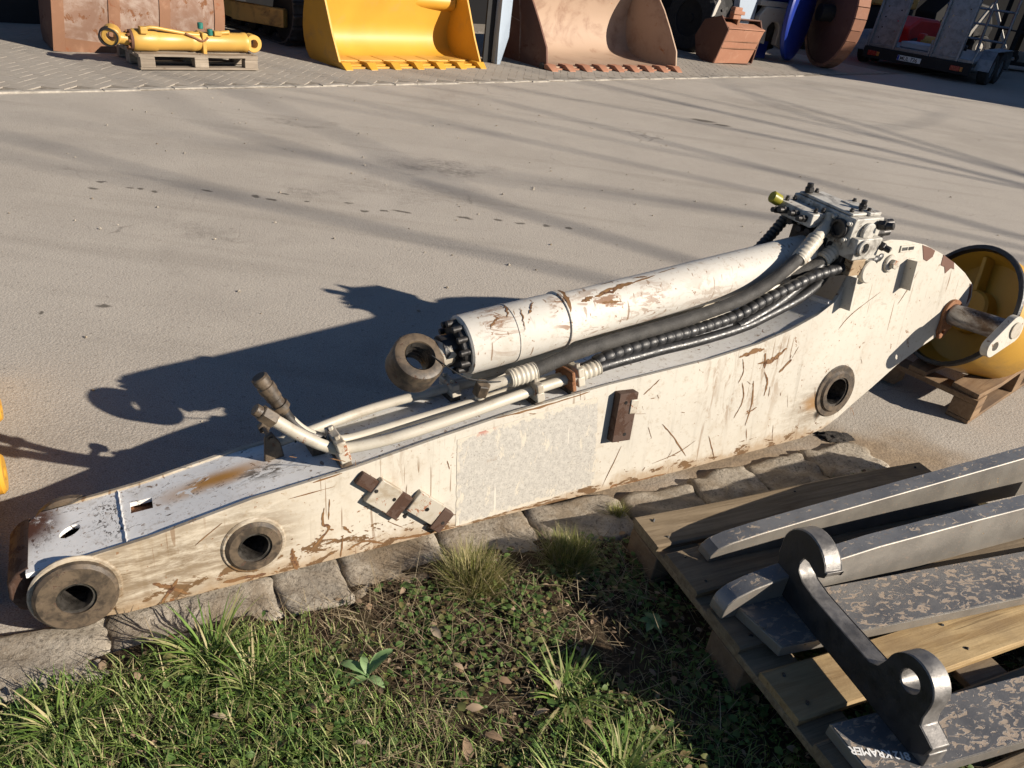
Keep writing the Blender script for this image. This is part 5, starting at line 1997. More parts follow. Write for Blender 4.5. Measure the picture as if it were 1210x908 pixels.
# silver and blue attachment farther right
sa_e = tag(empty("attachment", (3.98, 17.5, 0), rad(25)), "silver hydraulic attachment with a keyhole cut-out on blue legs", "attachment")
q = MB()
key = [(0, .35), (.22, .30), (.20, .62), (.28, .72), (.42, .72), (.50, .62), (.50, .30), (.78, .22), (.92, .80), (.80, .98), (.05, 1.0), (-.08, .80)]
q.plate(key, lambda a, b, t: (a, t, b), 0, .16)
obj("body_plate", q, "silver_paint", sa_e, bevel=.02)
q = MB()
q.box(-.1, .9, .02, .5, 1.0, 1.10)
obj("top_plate", q, "silver_paint", sa_e, bevel=.01)
q = MB()
q.box(-.05, .95, .1, .6, 1.101, 1.5)
obj("blue_block", q, "blue_paint", sa_e, bevel=.03)
q = MB()
q.box(.24, .48, .20, .50, .0, .35)
obj("blue_leg", q, "blue_paint", sa_e, bevel=.01)
q = MB()
q.plate([(-.4, .5), (-.09, .6), (-.09, 1.1), (-.25, 1.15), (-.42, .9)], lambda a, b, t: (a, t, b), .12, .4)
obj("side_block", q, "bluegrey_paint", sa_e, bevel=.02)

# big toothed wheel with a blue disc
bw = tag(empty("compactor_wheel", (5.42, 17.75, 0), rad(-80)), "large brown wheel with segmented rim and blue disc, left of the trailer", "wheel")
wr_, wc = 1.02, Vector((0, 0, 1.03))
wax = Vector((0, 1, 0))
q = MB()
q.lathe(wc, wax, [(-.02, .001), (-.02, wr_ * .93), (.02, wr_ * .93), (.02, .001)], 56)
obj("disc", q, "rust_dark", bw)
nseg = 30
for i in range(nseg):
    a0, a1 = 2 * math.pi * i / nseg, 2 * math.pi * (i + .93) / nseg
    q = MB()
    vs = []
    for y in (-.04, .20):
        for rr in (wr_ * .94, wr_ * 1.0):
            for a in (a0, a1):
                vs.append((rr * math.cos(a), y, wc.z + rr * math.sin(a)))
    q.add(vs, [(0, 1, 3, 2), (4, 6, 7, 5), (0, 2, 6, 4), (1, 5, 7, 3), (2, 3, 7, 6), (0, 4, 5, 1)])
    obj("rim_segment", q, "rust_tooth", bw, smooth=0)
q = MB()
q.lathe(wc + Vector((-.14, -.70, -.08)), Vector((.63, .77, 0)), [(0, .001), (0, .86), (.03, .90), (.10, .90), (.13, .86), (.13, .001)], 48)
obj("blue_disc", q, "blue_paint", bw)
q = MB()
q.cyl((0, -.3, 1.02), (0, .6, 1.02), .16, n=20)
obj("axle", q, "dark_machine", bw)

# ------------------------------------------------------------------ trailer
tr = tag(empty("trailer", (7.06, 20.05, 0), math.atan2(-.62, .79)), "low flatbed trailer with two upright loading ramps, in the shade at the top right", "trailer")
# local x along the rear beam (left to right), y towards the drawbar
TRW = 2.36
q = MB()
q.box(0, TRW, 0, .12, .16, .40)
obj("rear_beam", q, "dark_machine", tr, bevel=.01)
q = MB()
q.box(.05, TRW - .05, .121, 4.4, .40, .47)
obj("deck", q, "galvanised", tr, bevel=.006)
for x in (.25, TRW - .35):
    q = MB()
    q.box(x, x + .1, .2, 5.0, .25, .395)
    obj("chassis_rail", q, "galvanised", tr, bevel=.006)
q = MB()
q.beam((.3, 4.9, .32), (TRW / 2, 6.3, .35), .1, .1)
q.beam((TRW - .3, 4.9, .32), (TRW / 2, 6.3, .35), .1, .1)
obj("drawbar", q, "galvanised", tr, bevel=.006)


def ramp(x0, w):
    e_ = empty("ramp")
    e_.parent = tr
    e_.location = (x0, .10, .40)
    e_.rotation_euler = (rad(-6), 0, 0)
    for x in (0, w - .05):
        q = MB()
        q.plate([(0, 0), (.16, 0), (.13, .5), (.13, 1.9), (.0, 1.9)], lambda a, b, t: (x + t, a - .02, b), 0, .045)
        obj("ramp_rail", q, "galvanised", e_, bevel=.004)
    hl = []
    for k in range(8):
        for xx in (.16, w - .16):
            hl.append(circ(xx, .16 + k * .22 + (.05 if xx < .2 else 0), .018, 8))
    q = MB()
    q.plate([(.0455, .03), (w - .0505, .03), (w - .0505, 1.88), (.0455, 1.88)], lambda a, b, t: (a, t, b), .06, .075, hl)
    obj("ramp_plate", q, "galvanised", e_)
    q = MB()
    q.plate([(-.02, 0), (.10, 0), (.05, .33), (.0, .33)], lambda a, b, t: (t, -.05 + a * .3, b), w * .0 - .04, -.005)
    obj("gusset", q, "galvanised", e_)
    return e_


ramp(.02, .62)
ramp(1.42, .62)
q = MB()
q.box(.66, 1.38, .35, 1.2, .472, .60)
obj("load_box", q, "bluegrey_paint", tr, bevel=.02)
pl = MB()
pl.box(.80, 1.32, -.012, -.002, .22, .33)
np_ = obj("number_plate", pl, "plate_white", tr, bevel=.001)
pl = MB()
pl.box(.803, .845, -.0145, -.0125, .223, .327)
obj("country_strip", pl, "plate_blue", np_)
cu = bpy.data.curves.new("plate_text", 'FONT')
cu.body = "M\u00dcL 736"
cu.size = .118
cu.extrude = .0004
cu.offset = .001
to = bpy.data.objects.new("tmp_text", cu)
COL.objects.link(to)
dg = bpy.context.evaluated_depsgraph_get()
me = bpy.data.meshes.new_from_object(to.evaluated_get(dg))
bpy.data.objects.remove(to)
me.materials.append(M["plate_black"])
tx = bpy.data.objects.new("plate_lettering", me)
COL.objects.link(tx)
tx.parent = np_
tx.location = (.858, -.0135, .234)
tx.rotation_euler = (rad(90), 0, 0)
tx.scale = (.88, 1, 1)
for x in (.12, TRW - .40):
    q = MB()
    q.box(x, x + .2, -.03, -.001, .22, .32)
    lm = obj("tail_lamp", q, "lamp_red", tr, bevel=.006)
    q = MB()
    q.box(x + .205, x + .26, -.028, -.001, .225, .315)
    obj("indicator", q, "lamp_orange", lm, bevel=.004)
for y in (.75, 1.5):
    wheel(tr, (TRW + .18, y, .33), (1, 0, 0), .33, .22, "galvanised")
    wheel(tr, (-.18, y, .33), (1, 0, 0), .33, .22, "galvanised")
for x0 in (TRW + .03, -.33):
    q = MB()
    pr_ = [(.25, .30), (.30, .52), (.42, .70), (1.85, .72), (2.0, .55), (2.05, .32)]
    vs, fs = [], []
    for a, b in pr_:
        vs += [(x0, a, b), (x0 + .30, a, b), (x0 + .30, a, b - .012), (x0, a, b - .012)]
    for i in range(len(pr_) - 1):
        k = i * 4
        for j in range(4):
            j2 = (j + 1) % 4
            fs.append((k + j, k + j2, k + 4 + j2, k + 4 + j))
    q.add(vs, fs)
    obj("mudguard", q, "galvanised", tr, smooth=0)
q = MB()
q.box(TRW - .1, TRW + .02, .0, .5, .42, .47)
q.cyl((TRW - .02, .05, .47), (TRW + .02, .1, .72), .022, n=10)
obj("ramp_latch", q, "galvanised", tr)

for x in (.35, .85, 1.4, 1.95):
    q = MB()
    q.cyl((x, 4.3, .47), (x, 4.3, 1.75), .035, n=12)
    obj("headboard_post", q, "galvanised", tr)
for z in (.75, 1.1, 1.45):
    q = MB()
    q.cyl((.30, 4.3, z), (2.0, 4.3, z), .028, n=10)
    obj("headboard_rail", q, "galvanised", tr)
bk = tag(empty("breaker_hammer", (7.06, 20.05, .472), math.atan2(-.62, .79)), "yellow and black tool lying on the trailer deck between the ramps", "tool")
q = MB()
q.cyl((.72, 1.6, .14), (1.45, 1.7, .14), .13, n=20, bev=.02)
obj("body", q, "yellow_dirty", bk)
q = MB()
q.cyl((1.46, 1.7, .14), (1.75, 1.74, .14), .06, n=16, bev=.01)
obj("chisel", q, "dark_steel", bk)
q = MB()
q.box(.66, .80, 1.48, 1.72, .02, .30)
obj("bracket", q, "red_paint", bk, bevel=.02)

# ---- things standing behind the trailer
rm = tag(empty("red_machine", (8.9, 22.3, 0), rad(20)), "red machine standing behind the trailer ramps", "machine")
q = MB()
q.plate([(0, .35), (.9, .35), (1.0, .7), (.8, 1.05), (.2, 1.05), (-.1, .8)], lambda a, b, t: (a, t, b), 0, .9)
obj("hood", q, "red_paint", rm, bevel=.06)
q = MB()
q.box(.1, .8, -.05, .8, .12, .34)
obj("base", q, "dark_machine", rm, bevel=.02)
for x in (.2, .7):
    wheel(rm, (x, -.12, .3), (0, 1, 0), .3, .2, "dark_machine")
rm2 = tag(empty("red_machine", (6.2, 21.6, 0), rad(35)), "red panel of a machine between the brown wheel and the trailer's left ramp", "machine")
q = MB()
q.plate([(0, .5), (1.1, .5), (1.2, 1.2), (1.0, 2.0), (0, 2.0), (-.1, 1.2)], lambda a, b, t: (a, t, b), 0, .9)
obj("hood", q, "red_paint", rm2, bevel=.05)
q = MB()
q.box(.0, 1.1, .1, .85, .0, .499)
obj("base", q, "dark_machine", rm2, bevel=.02)
for (x, y, lab, seed) in ((9.6, 25.5, "yellow machine frame behind the trailer, right of the red machine", 1),):
    ym = tag(empty("yellow_machine", (x, y, 0), rad(15)), lab, "machine")
    q = MB()
    q.box(-2.6, .6, 0, 1.2, 1.15, 1.55)
    obj("hood", q, "yellow_dirty", ym, bevel=.06)
    q = MB()
    q.box(-2.6, .6, .1, 1.2, .3, 1.149)
    obj("body", q, "dark_machine", ym, bevel=.04)
    for xx in (-2.2, .2):
        wheel(ym, (xx, -.12, .45), (0, 1, 0), .45, .25, "dark_machine", 16)
rk = tag(empty("storage_rack", (12.6, 24.4, 0), rad(5)), "dark steel storage rack with shelves of parts at the top right corner", "rack")
for x in (0, 1.7, 3.4, 5.1):
    for y in (0, .9):
        q = MB()
        q.box(x, x + .09, y, y + .09, 0, 3.4)
        obj("upright", q, "dark_machine", rk)
for z in (.15, .95, 1.75, 2.6):
    q = MB()
    q.box(-.02, 5.2, -.02, .0, z, z + .1)
    q.box(.0905, 1.699, .0, .9, z + .03, z + .06)
    q.box(1.791, 3.399, .0, .9, z + .03, z + .06)
    q.box(3.491, 5.099, .0, .9, z + .03, z + .06)
    obj("shelf", q, "dark_machine", rk)
rr = random.Random(21)
mats_ = ["dark_machine", "rust_dark", "yellow_dirty", "dark_steel", "silver_paint", "rust_strip", "red_paint"]
for si, z in enumerate((.21, 1.01)):
    shelf_ = ("bottom", "second")[si]
    for k in range(4):
        x = .15 + k * .42 + (.12 if k > 2 else 0)
        w, h_, d_ = rr.uniform(.22, .34), rr.uniform(.25, .5), rr.uniform(.3, .6)
        place = ("first", "second", "third", "fourth")[k]
        kind_ = "boxy casting with a round hub" if k % 2 else "ring-shaped machine part"
        pe = tag(empty("stored_part", (12.6 + x, 24.4 + .1 + x * math.sin(rad(5)), z), rad(5)),
                 f"{kind_} on the rack's {shelf_} shelf, {place} from its left end", "machine part", "parts on the rack")
        q = MB()
        mt_ = rr.choice(mats_)
        if k % 2:
            q.box(0, w, 0, d_, 0, h_ * .6)
            obj("casting", q, mt_, pe, bevel=.03)
            q = MB()
            q.cyl((w * .5, d_ * .4, h_ * .6), (w * .5, d_ * .4, h_), w * .3, n=14, bev=.01)
            obj("hub", q, mt_, pe)
        else:
            q.ring((w * .5, 0, w * .5), (0, 1, 0), w * .5, w * .22, d_ * .5, 18, .01)
            obj("ring", q, mt_, pe)
            q = MB()
            q.box(w * .2, w * .8, d_ * .1, d_ * .4, w * .98, w * 1.3)
            obj("lug", q, mt_, pe, bevel=.01)

# hall beyond the right edge whose shade covers the trailer
hall = tag(empty("hall", (15.2, 13.6, 0), 0), "large grey sheet-metal hall at the right, beyond the picture edge", "building")
q = MB()
q.box(0, 14, 0, 10.5, 0, 5.0)
obj("wall", q, "hall_sheet", hall, smooth=0)
q = MB()
q.plate([(-.3, 5.001), (14.3, 5.001), (7, 6.2)], lambda a, b, t: (a, t, b), -.3, 10.8)
obj("roof", q, "hall_sheet", hall, smooth=0)
for y in (1.2, 5.6):
    q = MB()
    q.box(-.05, -.001, y, y + 3.4, .02, 3.8)
    dr = obj("roller_door", q, "bluegrey_paint", hall)
    for k in range(9):
        q = MB()
        q.box(-.065, -.0505, y + .05, y + 3.35, .08 + k * .41, .42 + k * .41)
        obj("slat", q, "bluegrey_paint", dr, bevel=.01)


# bare trees beyond the right edge: their branches throw the streaky shadows across the yard
def bare_tree(loc, H, seed, label):
    r = random.Random(seed)
    e_ = tag(empty("bare_tree", loc), label, "tree", "bare trees at the right of the yard")
    trunk, limbs = MB(), MB()

    def grow(mb, p, d, L, r0, depth):
        pts, rs = [p], [r0]
        n_ = 4
        for i in range(n_):
            d = (d + Vector((r.gauss(0, .10), r.gauss(0, .10), r.gauss(.03, .06)))).normalized()
            p = p + d * (L / n_)
            pts.append(p)
            rs.append(r0 * (1 - .55 * (i + 1) / n_))
        mb.tube(pts, rs, 6 if depth < 2 else 4, cap=False)
        if depth >= 5:
            return
        k = 3 if depth < 2 else 2
        for i in range(k):
            j = r.choice((2, 3, 4)) if i else 4
            a = r.uniform(0, 6.28)
            o = d.orthogonal().normalized()
            o = (o * math.cos(a) + d.cross(o) * math.sin(a))
            nd = (d + o * r.uniform(.4, .95)).normalized()
            grow(limbs, pts[j], nd, L * r.uniform(.66, .92), rs[j] * .72, depth + 1)
    grow(trunk, Vector((0, 0, 0)), Vector((0, 0, 1)), H * .34, H * .026, 0)
    obj("trunk", trunk, "bark", e_, smooth=80, fix=False)
    obj("crown", limbs, "bark", e_, smooth=80, fix=False)


bare_tree((25.0, -1.5, 0), 17, 4, "bare winter tree beyond the right edge, nearest of the two")
bare_tree((29.5, 6.8, 0), 15, 9, "bare winter tree beyond the right edge, farther from the camera")

# workshop hall behind the parked equipment, its near-black colour standing in for shade
wh = tag(empty("workshop_hall", (-9.8, 8.6, 0)), "workshop wall behind the row of buckets and machines, near-black in place of shade", "building")
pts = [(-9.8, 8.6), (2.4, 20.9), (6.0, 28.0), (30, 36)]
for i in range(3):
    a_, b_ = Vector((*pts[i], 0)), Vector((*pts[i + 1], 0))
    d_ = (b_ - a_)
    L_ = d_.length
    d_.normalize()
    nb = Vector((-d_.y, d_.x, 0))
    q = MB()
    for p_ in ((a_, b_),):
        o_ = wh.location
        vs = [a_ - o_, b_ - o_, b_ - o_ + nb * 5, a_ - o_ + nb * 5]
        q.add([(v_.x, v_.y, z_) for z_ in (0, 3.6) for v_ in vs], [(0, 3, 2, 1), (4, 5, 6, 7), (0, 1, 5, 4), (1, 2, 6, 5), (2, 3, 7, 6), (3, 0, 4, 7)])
    wl = obj("wall", q, "hall_shade", wh, smooth=0)
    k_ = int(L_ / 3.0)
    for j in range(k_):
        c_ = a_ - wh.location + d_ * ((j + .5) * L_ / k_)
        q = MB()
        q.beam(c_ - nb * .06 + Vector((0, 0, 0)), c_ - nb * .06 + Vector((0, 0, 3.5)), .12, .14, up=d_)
        obj("wall_post", q, "hall_shade", wl, smooth=0)

# further dark machines parked in the shade behind the trailer and the wheel
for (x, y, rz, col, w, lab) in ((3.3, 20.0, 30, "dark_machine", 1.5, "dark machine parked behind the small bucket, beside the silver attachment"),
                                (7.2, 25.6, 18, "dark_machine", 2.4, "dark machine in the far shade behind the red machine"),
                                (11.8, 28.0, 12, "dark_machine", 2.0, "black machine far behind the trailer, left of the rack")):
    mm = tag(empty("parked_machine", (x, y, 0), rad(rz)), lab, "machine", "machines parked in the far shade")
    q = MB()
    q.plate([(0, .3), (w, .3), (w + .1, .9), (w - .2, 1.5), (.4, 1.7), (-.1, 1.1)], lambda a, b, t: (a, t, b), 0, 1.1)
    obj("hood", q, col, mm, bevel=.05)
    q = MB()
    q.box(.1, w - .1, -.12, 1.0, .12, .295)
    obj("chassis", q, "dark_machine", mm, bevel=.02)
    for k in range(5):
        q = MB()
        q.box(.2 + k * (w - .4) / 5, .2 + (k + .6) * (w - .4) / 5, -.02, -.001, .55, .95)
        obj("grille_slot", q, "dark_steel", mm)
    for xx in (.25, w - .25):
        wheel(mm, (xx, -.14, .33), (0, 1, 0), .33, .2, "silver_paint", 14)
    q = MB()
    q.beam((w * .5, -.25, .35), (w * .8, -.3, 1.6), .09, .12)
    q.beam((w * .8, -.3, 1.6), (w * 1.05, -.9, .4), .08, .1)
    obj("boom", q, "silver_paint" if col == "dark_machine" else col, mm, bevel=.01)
# ------------------------------------------------------------------ vegetation on the verge
def leaf_mat(name, a, b, dry, rough=.55):
    n = NT(name)
    t = n.attr("tint")
    s_ = n.t.nodes.new("ShaderNodeSeparateColor")
    n.put(s_.inputs[0], t)
    c = n.mix(s_.outputs[0], a, b)
    c = n.mix(s_.outputs[1], c, dry)
    n.set(c, rough, 0, .3)
    tr_ = n.t.nodes.new("ShaderNodeBsdfTranslucent")
    n.put(tr_.inputs[0], c)
    mx = n.t.nodes.new("ShaderNodeMixShader")
    mx.inputs[0].default_value = .28
    n.t.links.new(n.bsdf.outputs[0], mx.inputs[1])
    n.t.links.new(tr_.outputs[0], mx.inputs[2])
    n.t.links.new(mx.outputs[0], n.out.inputs[0])
    M[name] = n.mat


leaf_mat("grass_green", (0.085, 0.170, 0.030), (0.220, 0.320, 0.070), (0.52, 0.44, 0.24))
leaf_mat("tussock", (0.10, 0.14, 0.03), (0.24, 0.24, 0.06), (0.52, 0.43, 0.24))
leaf_mat("broad_leaf", (0.15, 0.27, 0.10), (0.25, 0.38, 0.17), (0.35, 0.33, 0.16))
leaf_mat("clover", (0.060, 0.125, 0.030), (0.150, 0.235, 0.065), (0.22, 0.15, 0.07))
leaf_mat("dry_leaf", (0.11, 0.062, 0.032), (0.27, 0.17, 0.10), (0.38, 0.28, 0.19), .7)
leaf_mat("dry_leaf_pale", (0.24, 0.14, 0.075), (0.46, 0.33, 0.22), (0.50, 0.40, 0.29), .7)
leaf_mat("straw", (0.30, 0.235, 0.14), (0.52, 0.43, 0.28), (0.17, 0.11, 0.065), .7)


class Blades:
    """many thin curved ribbons in one mesh"""

    def __init__(self):
        self.v, self.f, self.c = [], [], []

    def blade(self, p, L, w, lean, az, seg=4, tint=(0.5, 0), droop=1.0, flat_=0.0):
        o = len(self.v)
        d = Vector((math.cos(az), math.sin(az), 0))
        sd = Vector((-math.sin(az), math.cos(az), 0))
        th = lean
        q = Vector(p)
        for i in range(seg + 1):
            t = i / seg
            ww = w * (1 - t ** 1.8) * (.75 + .25 * min(1, t * 4))
            self.v += [q - sd * ww, q + sd * ww]
            step = L / seg
            q = q + (d * math.sin(th) + Vector((0, 0, 1)) * math.cos(th)) * step
            th = min(th + droop * (.9 / seg), 2.2)
        for i in range(seg):
            self.f.append((o + 2 * i, o + 2 * i + 1, o + 2 * i + 3, o + 2 * i + 2))
            self.c.append(tint)

    def leaf(self, p, nrm, dirv, L, w, tint, fold=.25):
        """pointed oval leaf of four quads, folded along the midrib"""
        o = len(self.v)
        nrm, dirv = Vector(nrm).normalized(), Vector(dirv).normalized()
        sd = nrm.cross(dirv).normalized()
        p = Vector(p)
        mid = [p, p + dirv * L * .35 + nrm * L * .04, p + dirv * L * .72 + nrm * L * .02, p + dirv * L - nrm * L * .08]
        ww = [.12, .5, .38, .02]
        for q, k in zip(mid, ww):
            self.v += [q - sd * (w * k) + nrm * (w * k * fold), q, q + sd * (w * k) + nrm * (w * k * fold)]
        for i in range(3):
            a = o + 3 * i
            self.f += [(a, a + 1, a + 4, a + 3), (a + 1, a + 2, a + 5, a + 4)]
            self.c += [tint, tint]

    def build(self, name, mat, parent=None, smooth=True):
        me = bpy.data.meshes.new(name)
        me.from_pydata([tuple(p) for p in self.v], [], self.f)
        at = me.color_attributes.new("tint", 'FLOAT_COLOR', 'CORNER')
        arr = np.repeat(np.array([(a, b, 0, 1) for a, b in self.c], dtype=np.float32), 4, axis=0)
        at.data.foreach_set("color", arr.ravel())
        me.materials.append(M[mat])
        if smooth:
            me.polygons.foreach_set("use_smooth", [True] * len(me.polygons))
        o = bpy.data.objects.new(name, me)
        COL.objects.link(o)
        if parent is not None:
            o.parent = parent
        return o


vr = random.Random(31)


def val(x, y, s_=1.0, k=0):
    """cheap smooth value noise for patches"""
    return (math.sin(x * 2.3 * s_ + 1.7 + k) * math.sin(y * 2.9 * s_ - .6 + k * 1.3) + math.sin(x * 5.1 * s_ + y * 3.7 * s_ + 2 + k) * .6
            + math.sin(x * 8.9 * s_ - y * 7.3 * s_ + k * 2) * .35) / 1.95


def frame_td(p):
    d = Vector((p[0], p[1], 0)) - Vector((ARM_O.x, ARM_O.y, 0))
    return d.dot(AU), d.dot(AN0)


def soil_z(x, y):
    t, d = frame_td((x, y))
    return soil_h(t, d)


def in_view(x, y, mrg=120):
    q = Vector((x, y, 0)) - Vector((0, 0, CAM_H))
    dz = q.dot(_fw)
    if dz < .1:
        return False
    px, py = 605 + 909 * q.dot(_R) / dz, 454 - 909 * q.dot(_U) / dz
    return -mrg < px < 1210 + mrg and py < 908 + mrg * 2


def scatter(n_, t0, t1, d0, d1):
    out = []
    while len(out) < n_:
        t, d = vr.uniform(t0, t1), d0 + (d1 - d0) * vr.random()
        p = kerb_pt(t, d)
        if in_view(p.x, p.y, 160):
            out.append((p.x, p.y, t, d))
    return out


# green density by place: (x, y, radius, weight)

GREEN = [(-.72, 1.15, .18, 1.0), (-.50, 1.05, .26, 1.25), (-.30, 1.1, .16, .6), (.0, 1.05, .12, .4), (-.80, .96, .2, 1.0), (-.35, 1.0, .16, .6), (.34, 1.06, .16, 1.2), (.22, .93, .2, .9), (-.95, .93, .15, .8),
         (.27, 1.30, .09, .6), (-.52, 1.26, .09, .7), (-.12, 1.08, .10, .45), (.62, 1.2, .2, .35), (.5, 1.6, .2, .25), (.8, .9, .3, .6)]


def green(x, y):
    g_ = sum(w * math.exp(-((x - a) ** 2 + (y - b) ** 2) / (r * r)) for a, b, r, w in GREEN)
    return g_ + .40 * val(x, y, 3.1) - .05


grass = Blades()
for (x, y, t, d) in scatter(50000, -.5, 2.6, .15, 1.3):
    g_ = green(x, y)
    edge = min(1, max(0, (d - kerb_d(t) - .075) / .09))
    if vr.random() > (g_ * .95 - .02) * edge:
        continue
    L = vr.uniform(.022, .075) * (.65 + .5 * min(1.2, max(0, g_)))
    dry = 1.0 if vr.random() < .10 else vr.random() ** 3 * .6
    grass.blade((x, y, soil_z(x, y) - .003), L, vr.uniform(.0009, .0021), vr.uniform(.05, 1.0), vr.uniform(0, 6.28), 4, (vr.random(), dry), vr.uniform(.5, 1.6))
go = grass.build("grass", "grass_green")
go["kind"] = "stuff"

# low creeping ground cover
cl = Blades()
for (x, y, t, d) in scatter(52000, -.5, 2.6, .14, 1.3):
    m_ = .34 + .75 * val(x, y, 3.4, 3) + .15 * val(x, y, 9, 5)
    edge = min(1, max(0, (d - kerb_d(t) - .07) / .07))
    if vr.random() > m_ * edge:
        continue
    z = soil_z(x, y) + vr.uniform(.002, .030)
    az = vr.uniform(0, 6.28)
    dv = Vector((math.cos(az), math.sin(az), vr.uniform(-.2, .4)))
    nv = Vector((vr.gauss(0, .35), vr.gauss(0, .35), 1))
    L = .005 + .020 * vr.random() ** 2
    cl.leaf((x, y, z), nv, dv, L, L * vr.uniform(.55, .9), (vr.random(), vr.random() ** 4))
co = cl.build("ground_cover", "clover")
co["kind"] = "stuff"

# straw, dead stems and small litter
st = Blades()
for (x, y, t, d) in scatter(15000, -.5, 2.6, .13, 1.3):
    if d < kerb_d(t) + .08 or vr.random() > .55 + .5 * val(x, y, 1.5, 7) - .3 * green(x, y):
        continue
    st.blade((x, y, soil_z(x, y) + vr.uniform(.0, .03)), vr.uniform(.02, .12), vr.uniform(.0004, .0012), vr.uniform(.95, 1.6), vr.uniform(0, 6.28), 4,
             (vr.random(), vr.random() ** 2), vr.uniform(-.3, .5))
so = st.build("dead_stems", "straw")
so["kind"] = "stuff"
lt = Blades()
for (x, y, t, d) in scatter(4200, -.5, 2.6, .13, 1.3):
    if d < kerb_d(t) + .08 or vr.random() > .38 + .45 * val(x, y, 1.7, 11):
        continue
    az = vr.uniform(0, 6.28)
    L = vr.uniform(.006, .030) * vr.uniform(.5, 1)
    lt.leaf((x, y, soil_z(x, y) + vr.uniform(.004, .028)), (vr.gauss(0, .5), vr.gauss(0, .5), 1), (math.cos(az), math.sin(az), vr.uniform(-.3, .3)), L, L * vr.uniform(.4, .8),
            (vr.random(), vr.random()), vr.uniform(-.5, .6))
lo = lt.build("leaf_litter", "dry_leaf")
lo["kind"] = "stuff"


# tussocks against the kerb
def tussock(x, y, R_, H, n_, label, dry, seed):
    r = random.Random(seed)
    b_ = Blades()
    for i in range(n_):
        a = r.uniform(0, 6.28)
        rr_ = R_ * .45 * math.sqrt(r.random())
        lean = .05 + 1.0 * (rr_ / (R_ * .45)) * r.uniform(.1, 1.3)
        b_.blade((rr_ * math.cos(a), rr_ * math.sin(a), 0), H * r.uniform(.45, 1.25), r.uniform(.0006, .0013), lean, a + r.gauss(0, .9), 5,
                 (r.random(), (r.random() ** (1.2 / max(dry, .05)))), r.uniform(-.1, .9))
    o = b_.build("grass_tussock", "tussock")
    o.location = (x, y, soil_z(x, y) - .004)
    tag(o, label, "grass", "tussocks along the kerb")
    return o


tussock(-.03, 1.60, .135, .105, 1500, "yellowish grass tussock growing at the kerb, lit by the sun", .75, 1)
tussock(.24, 1.73, .12, .095, 1100, "green grass tussock in the shade left of the near pallet", .35, 2)
tussock(.40, 1.99, .05, .05, 260, "small tuft of grass between kerb stones by the pallet corner", .3, 3)


# coarse grass clumps with broad blades
def clump(x, y, n_, L, w, label, seed, dry=.1):
    r = random.Random(seed)
    b_ = Blades()
    for i in range(n_):
        a = r.uniform(0, 6.28)
        rr_ = .035 * math.sqrt(r.random())
        b_.blade((rr_ * math.cos(a), rr_ * math.sin(a), 0), L * r.uniform(.55, 1.1), w * r.uniform(.7, 1.2), r.uniform(.15, 1.0), a + r.gauss(0, .4), 6,
                 (r.random(), 1 if r.random() < dry else r.random() ** 4), r.uniform(.6, 1.7))
    o = b_.build("grass_clump", "grass_green")
    o.location = (x, y, soil_z(x, y) - .003)
    tag(o, label, "grass", "coarse grass clumps on the verge")


clump(-.62, 1.22, 90, .17, .0034, "dark green coarse grass clump leaning over the kerb below the arm's middle boss", 1)
clump(-.50, 1.17, 70, .14, .003, "coarse grass clump beside the broad-leaved weed, on its left", 2)
clump(.24, 1.26, 46, .15, .0038, "coarse green grass clump in the middle of the verge", 3)
clump(.36, 1.06, 90, .15, .0032, "bright sunlit grass clump at the bottom edge left of the pallet", 4)
clump(.24, 1.0, 80, .14, .003, "sunlit grass clump at the bottom edge, second from the pallet", 5)
clump(-.86, 1.0, 70, .13, .003, "grass clump in the bottom left corner", 6)


# broad-leaved weeds
def weed(x, y, leaves, label, seed):
    r = random.Random(seed)
    e_ = tag(empty("weed", (x, y, soil_z(x, y))), label, "plant")
    for (az, el, L, w, z0) in leaves:
        b_ = Blades()
        d = Vector((math.cos(az), math.sin(az), 0))
        sd = Vector((-d.y, d.x, 0))
        N_ = 9
        tt = (r.random(), r.random() * .15)
        rows = []
        for i in range(N_ + 1):
            t = i / N_
            c = d * (L * t * math.cos(el)) + Vector((0, 0, z0 + L * (math.sin(el) * t - .45 * t * t)))
            ww = w * (math.sin(math.pi * min(1, .08 + t * .92)) ** .8)
            wav = .10 * w * math.sin(i * 2.2)
            o = len(b_.v)
            b_.v += [c - sd * ww + Vector((0, 0, ww * .45 + wav)), c, c + sd * ww + Vector((0, 0, ww * .45 - wav))]
            if i:
                b_.f += [(o - 3, o - 2, o + 1, o), (o - 2, o - 1, o + 2, o + 1)]
                b_.c += [tt, tt]
        b_.build("leaf", "broad_leaf", e_)
    q = MB()
    q.cyl((0, 0, -.01), (0, 0, .035), .004, .003, n=8)
    obj("stem", q, "broad_leaf", e_)


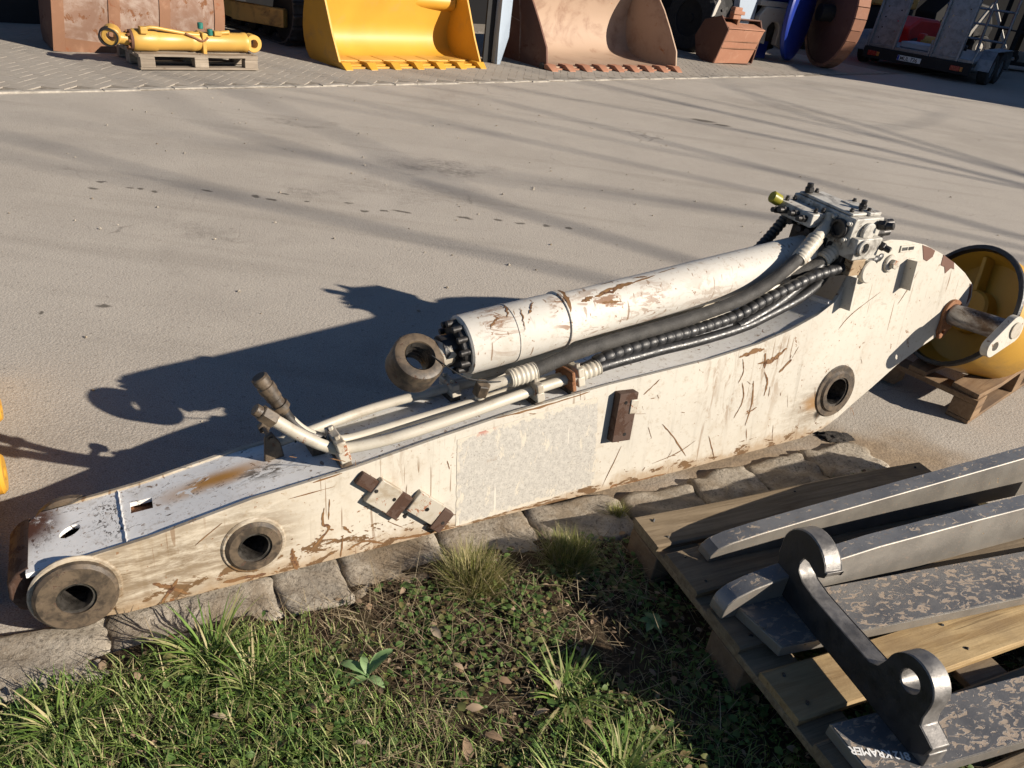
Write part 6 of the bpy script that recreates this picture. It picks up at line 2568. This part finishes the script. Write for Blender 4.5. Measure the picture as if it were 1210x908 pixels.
weed(-.245, 1.225, [(.75, .95, .12, .014, .03), (1.1, .7, .095, .012, .03), (2.9, .5, .09, .013, .03), (3.4, .3, .075, .014, .02), (3.9, .45, .06, .011, .02), (-.4, .4, .055, .011, .02), (2.2, .9, .065, .011, .03)],
     "pale green broad-leaved weed with upright leaves in the middle of the verge", 3)
weed(.47, 1.52, [(k * 1.05, .5, .045, .011, .02) for k in range(6)], "small leafy weed in the shade under the near pallet's edge", 5)

# larger fallen leaves lying about
ll = 0
for (x, y, L) in [(-.09, 1.37, .036), (.0, 1.17, .032), (.05, 1.11, .036), (.13, 1.03, .05), (.20, 1.30, .034), (-.02, 1.28, .026), (.10, 1.26, .03), (-.52, 1.06, .03), (-.36, 1.12, .03),
                  (.02, 1.04, .045), (.07, 1.02, .04), (-.05, .99, .045), (.30, 1.17, .03), (-.2, 1.05, .03), (.16, 1.18, .035), (.44, .98, .05)]:
    b_ = Blades()
    az = vr.uniform(0, 6.28)
    b_.leaf((0, 0, 0), (vr.gauss(0, .3), vr.gauss(0, .3), 1), (math.cos(az), math.sin(az), .12), L * 1.25, L * .6, (vr.random(), vr.random()), .45)
    o = b_.build("fallen_leaf", "dry_leaf_pale")
    o.location = (x, y, soil_z(x, y) + .026)
    tag(o, "curled brown fallen leaf lying on the verge", "leaf", "fallen leaves on the verge")
# pebbles and crumbs on the yard
pb = MB()
for i in range(260):
    x, y = vr.uniform(-3.5, 4), vr.uniform(2.2, 9)
    t, d = frame_td((x, y))
    if d > -.45:
        continue
    s_ = vr.uniform(.004, .014)
    mt = Matrix.Translation((x, y, s_ * .3)) @ Matrix.Rotation(vr.uniform(0, 6), 4, 'Z')
    pb.add([mt @ Vector(p) for p in ((s_, 0, 0), (0, s_ * .8, 0), (-s_, 0, 0), (0, -s_ * .7, 0), (.1 * s_, .1 * s_, s_ * .7))],
           [(0, 1, 4), (1, 2, 4), (2, 3, 4), (3, 0, 4)])
po = obj("pebbles", pb, "kerb_stone", smooth=0, fix=False)
po["kind"] = "stuff"
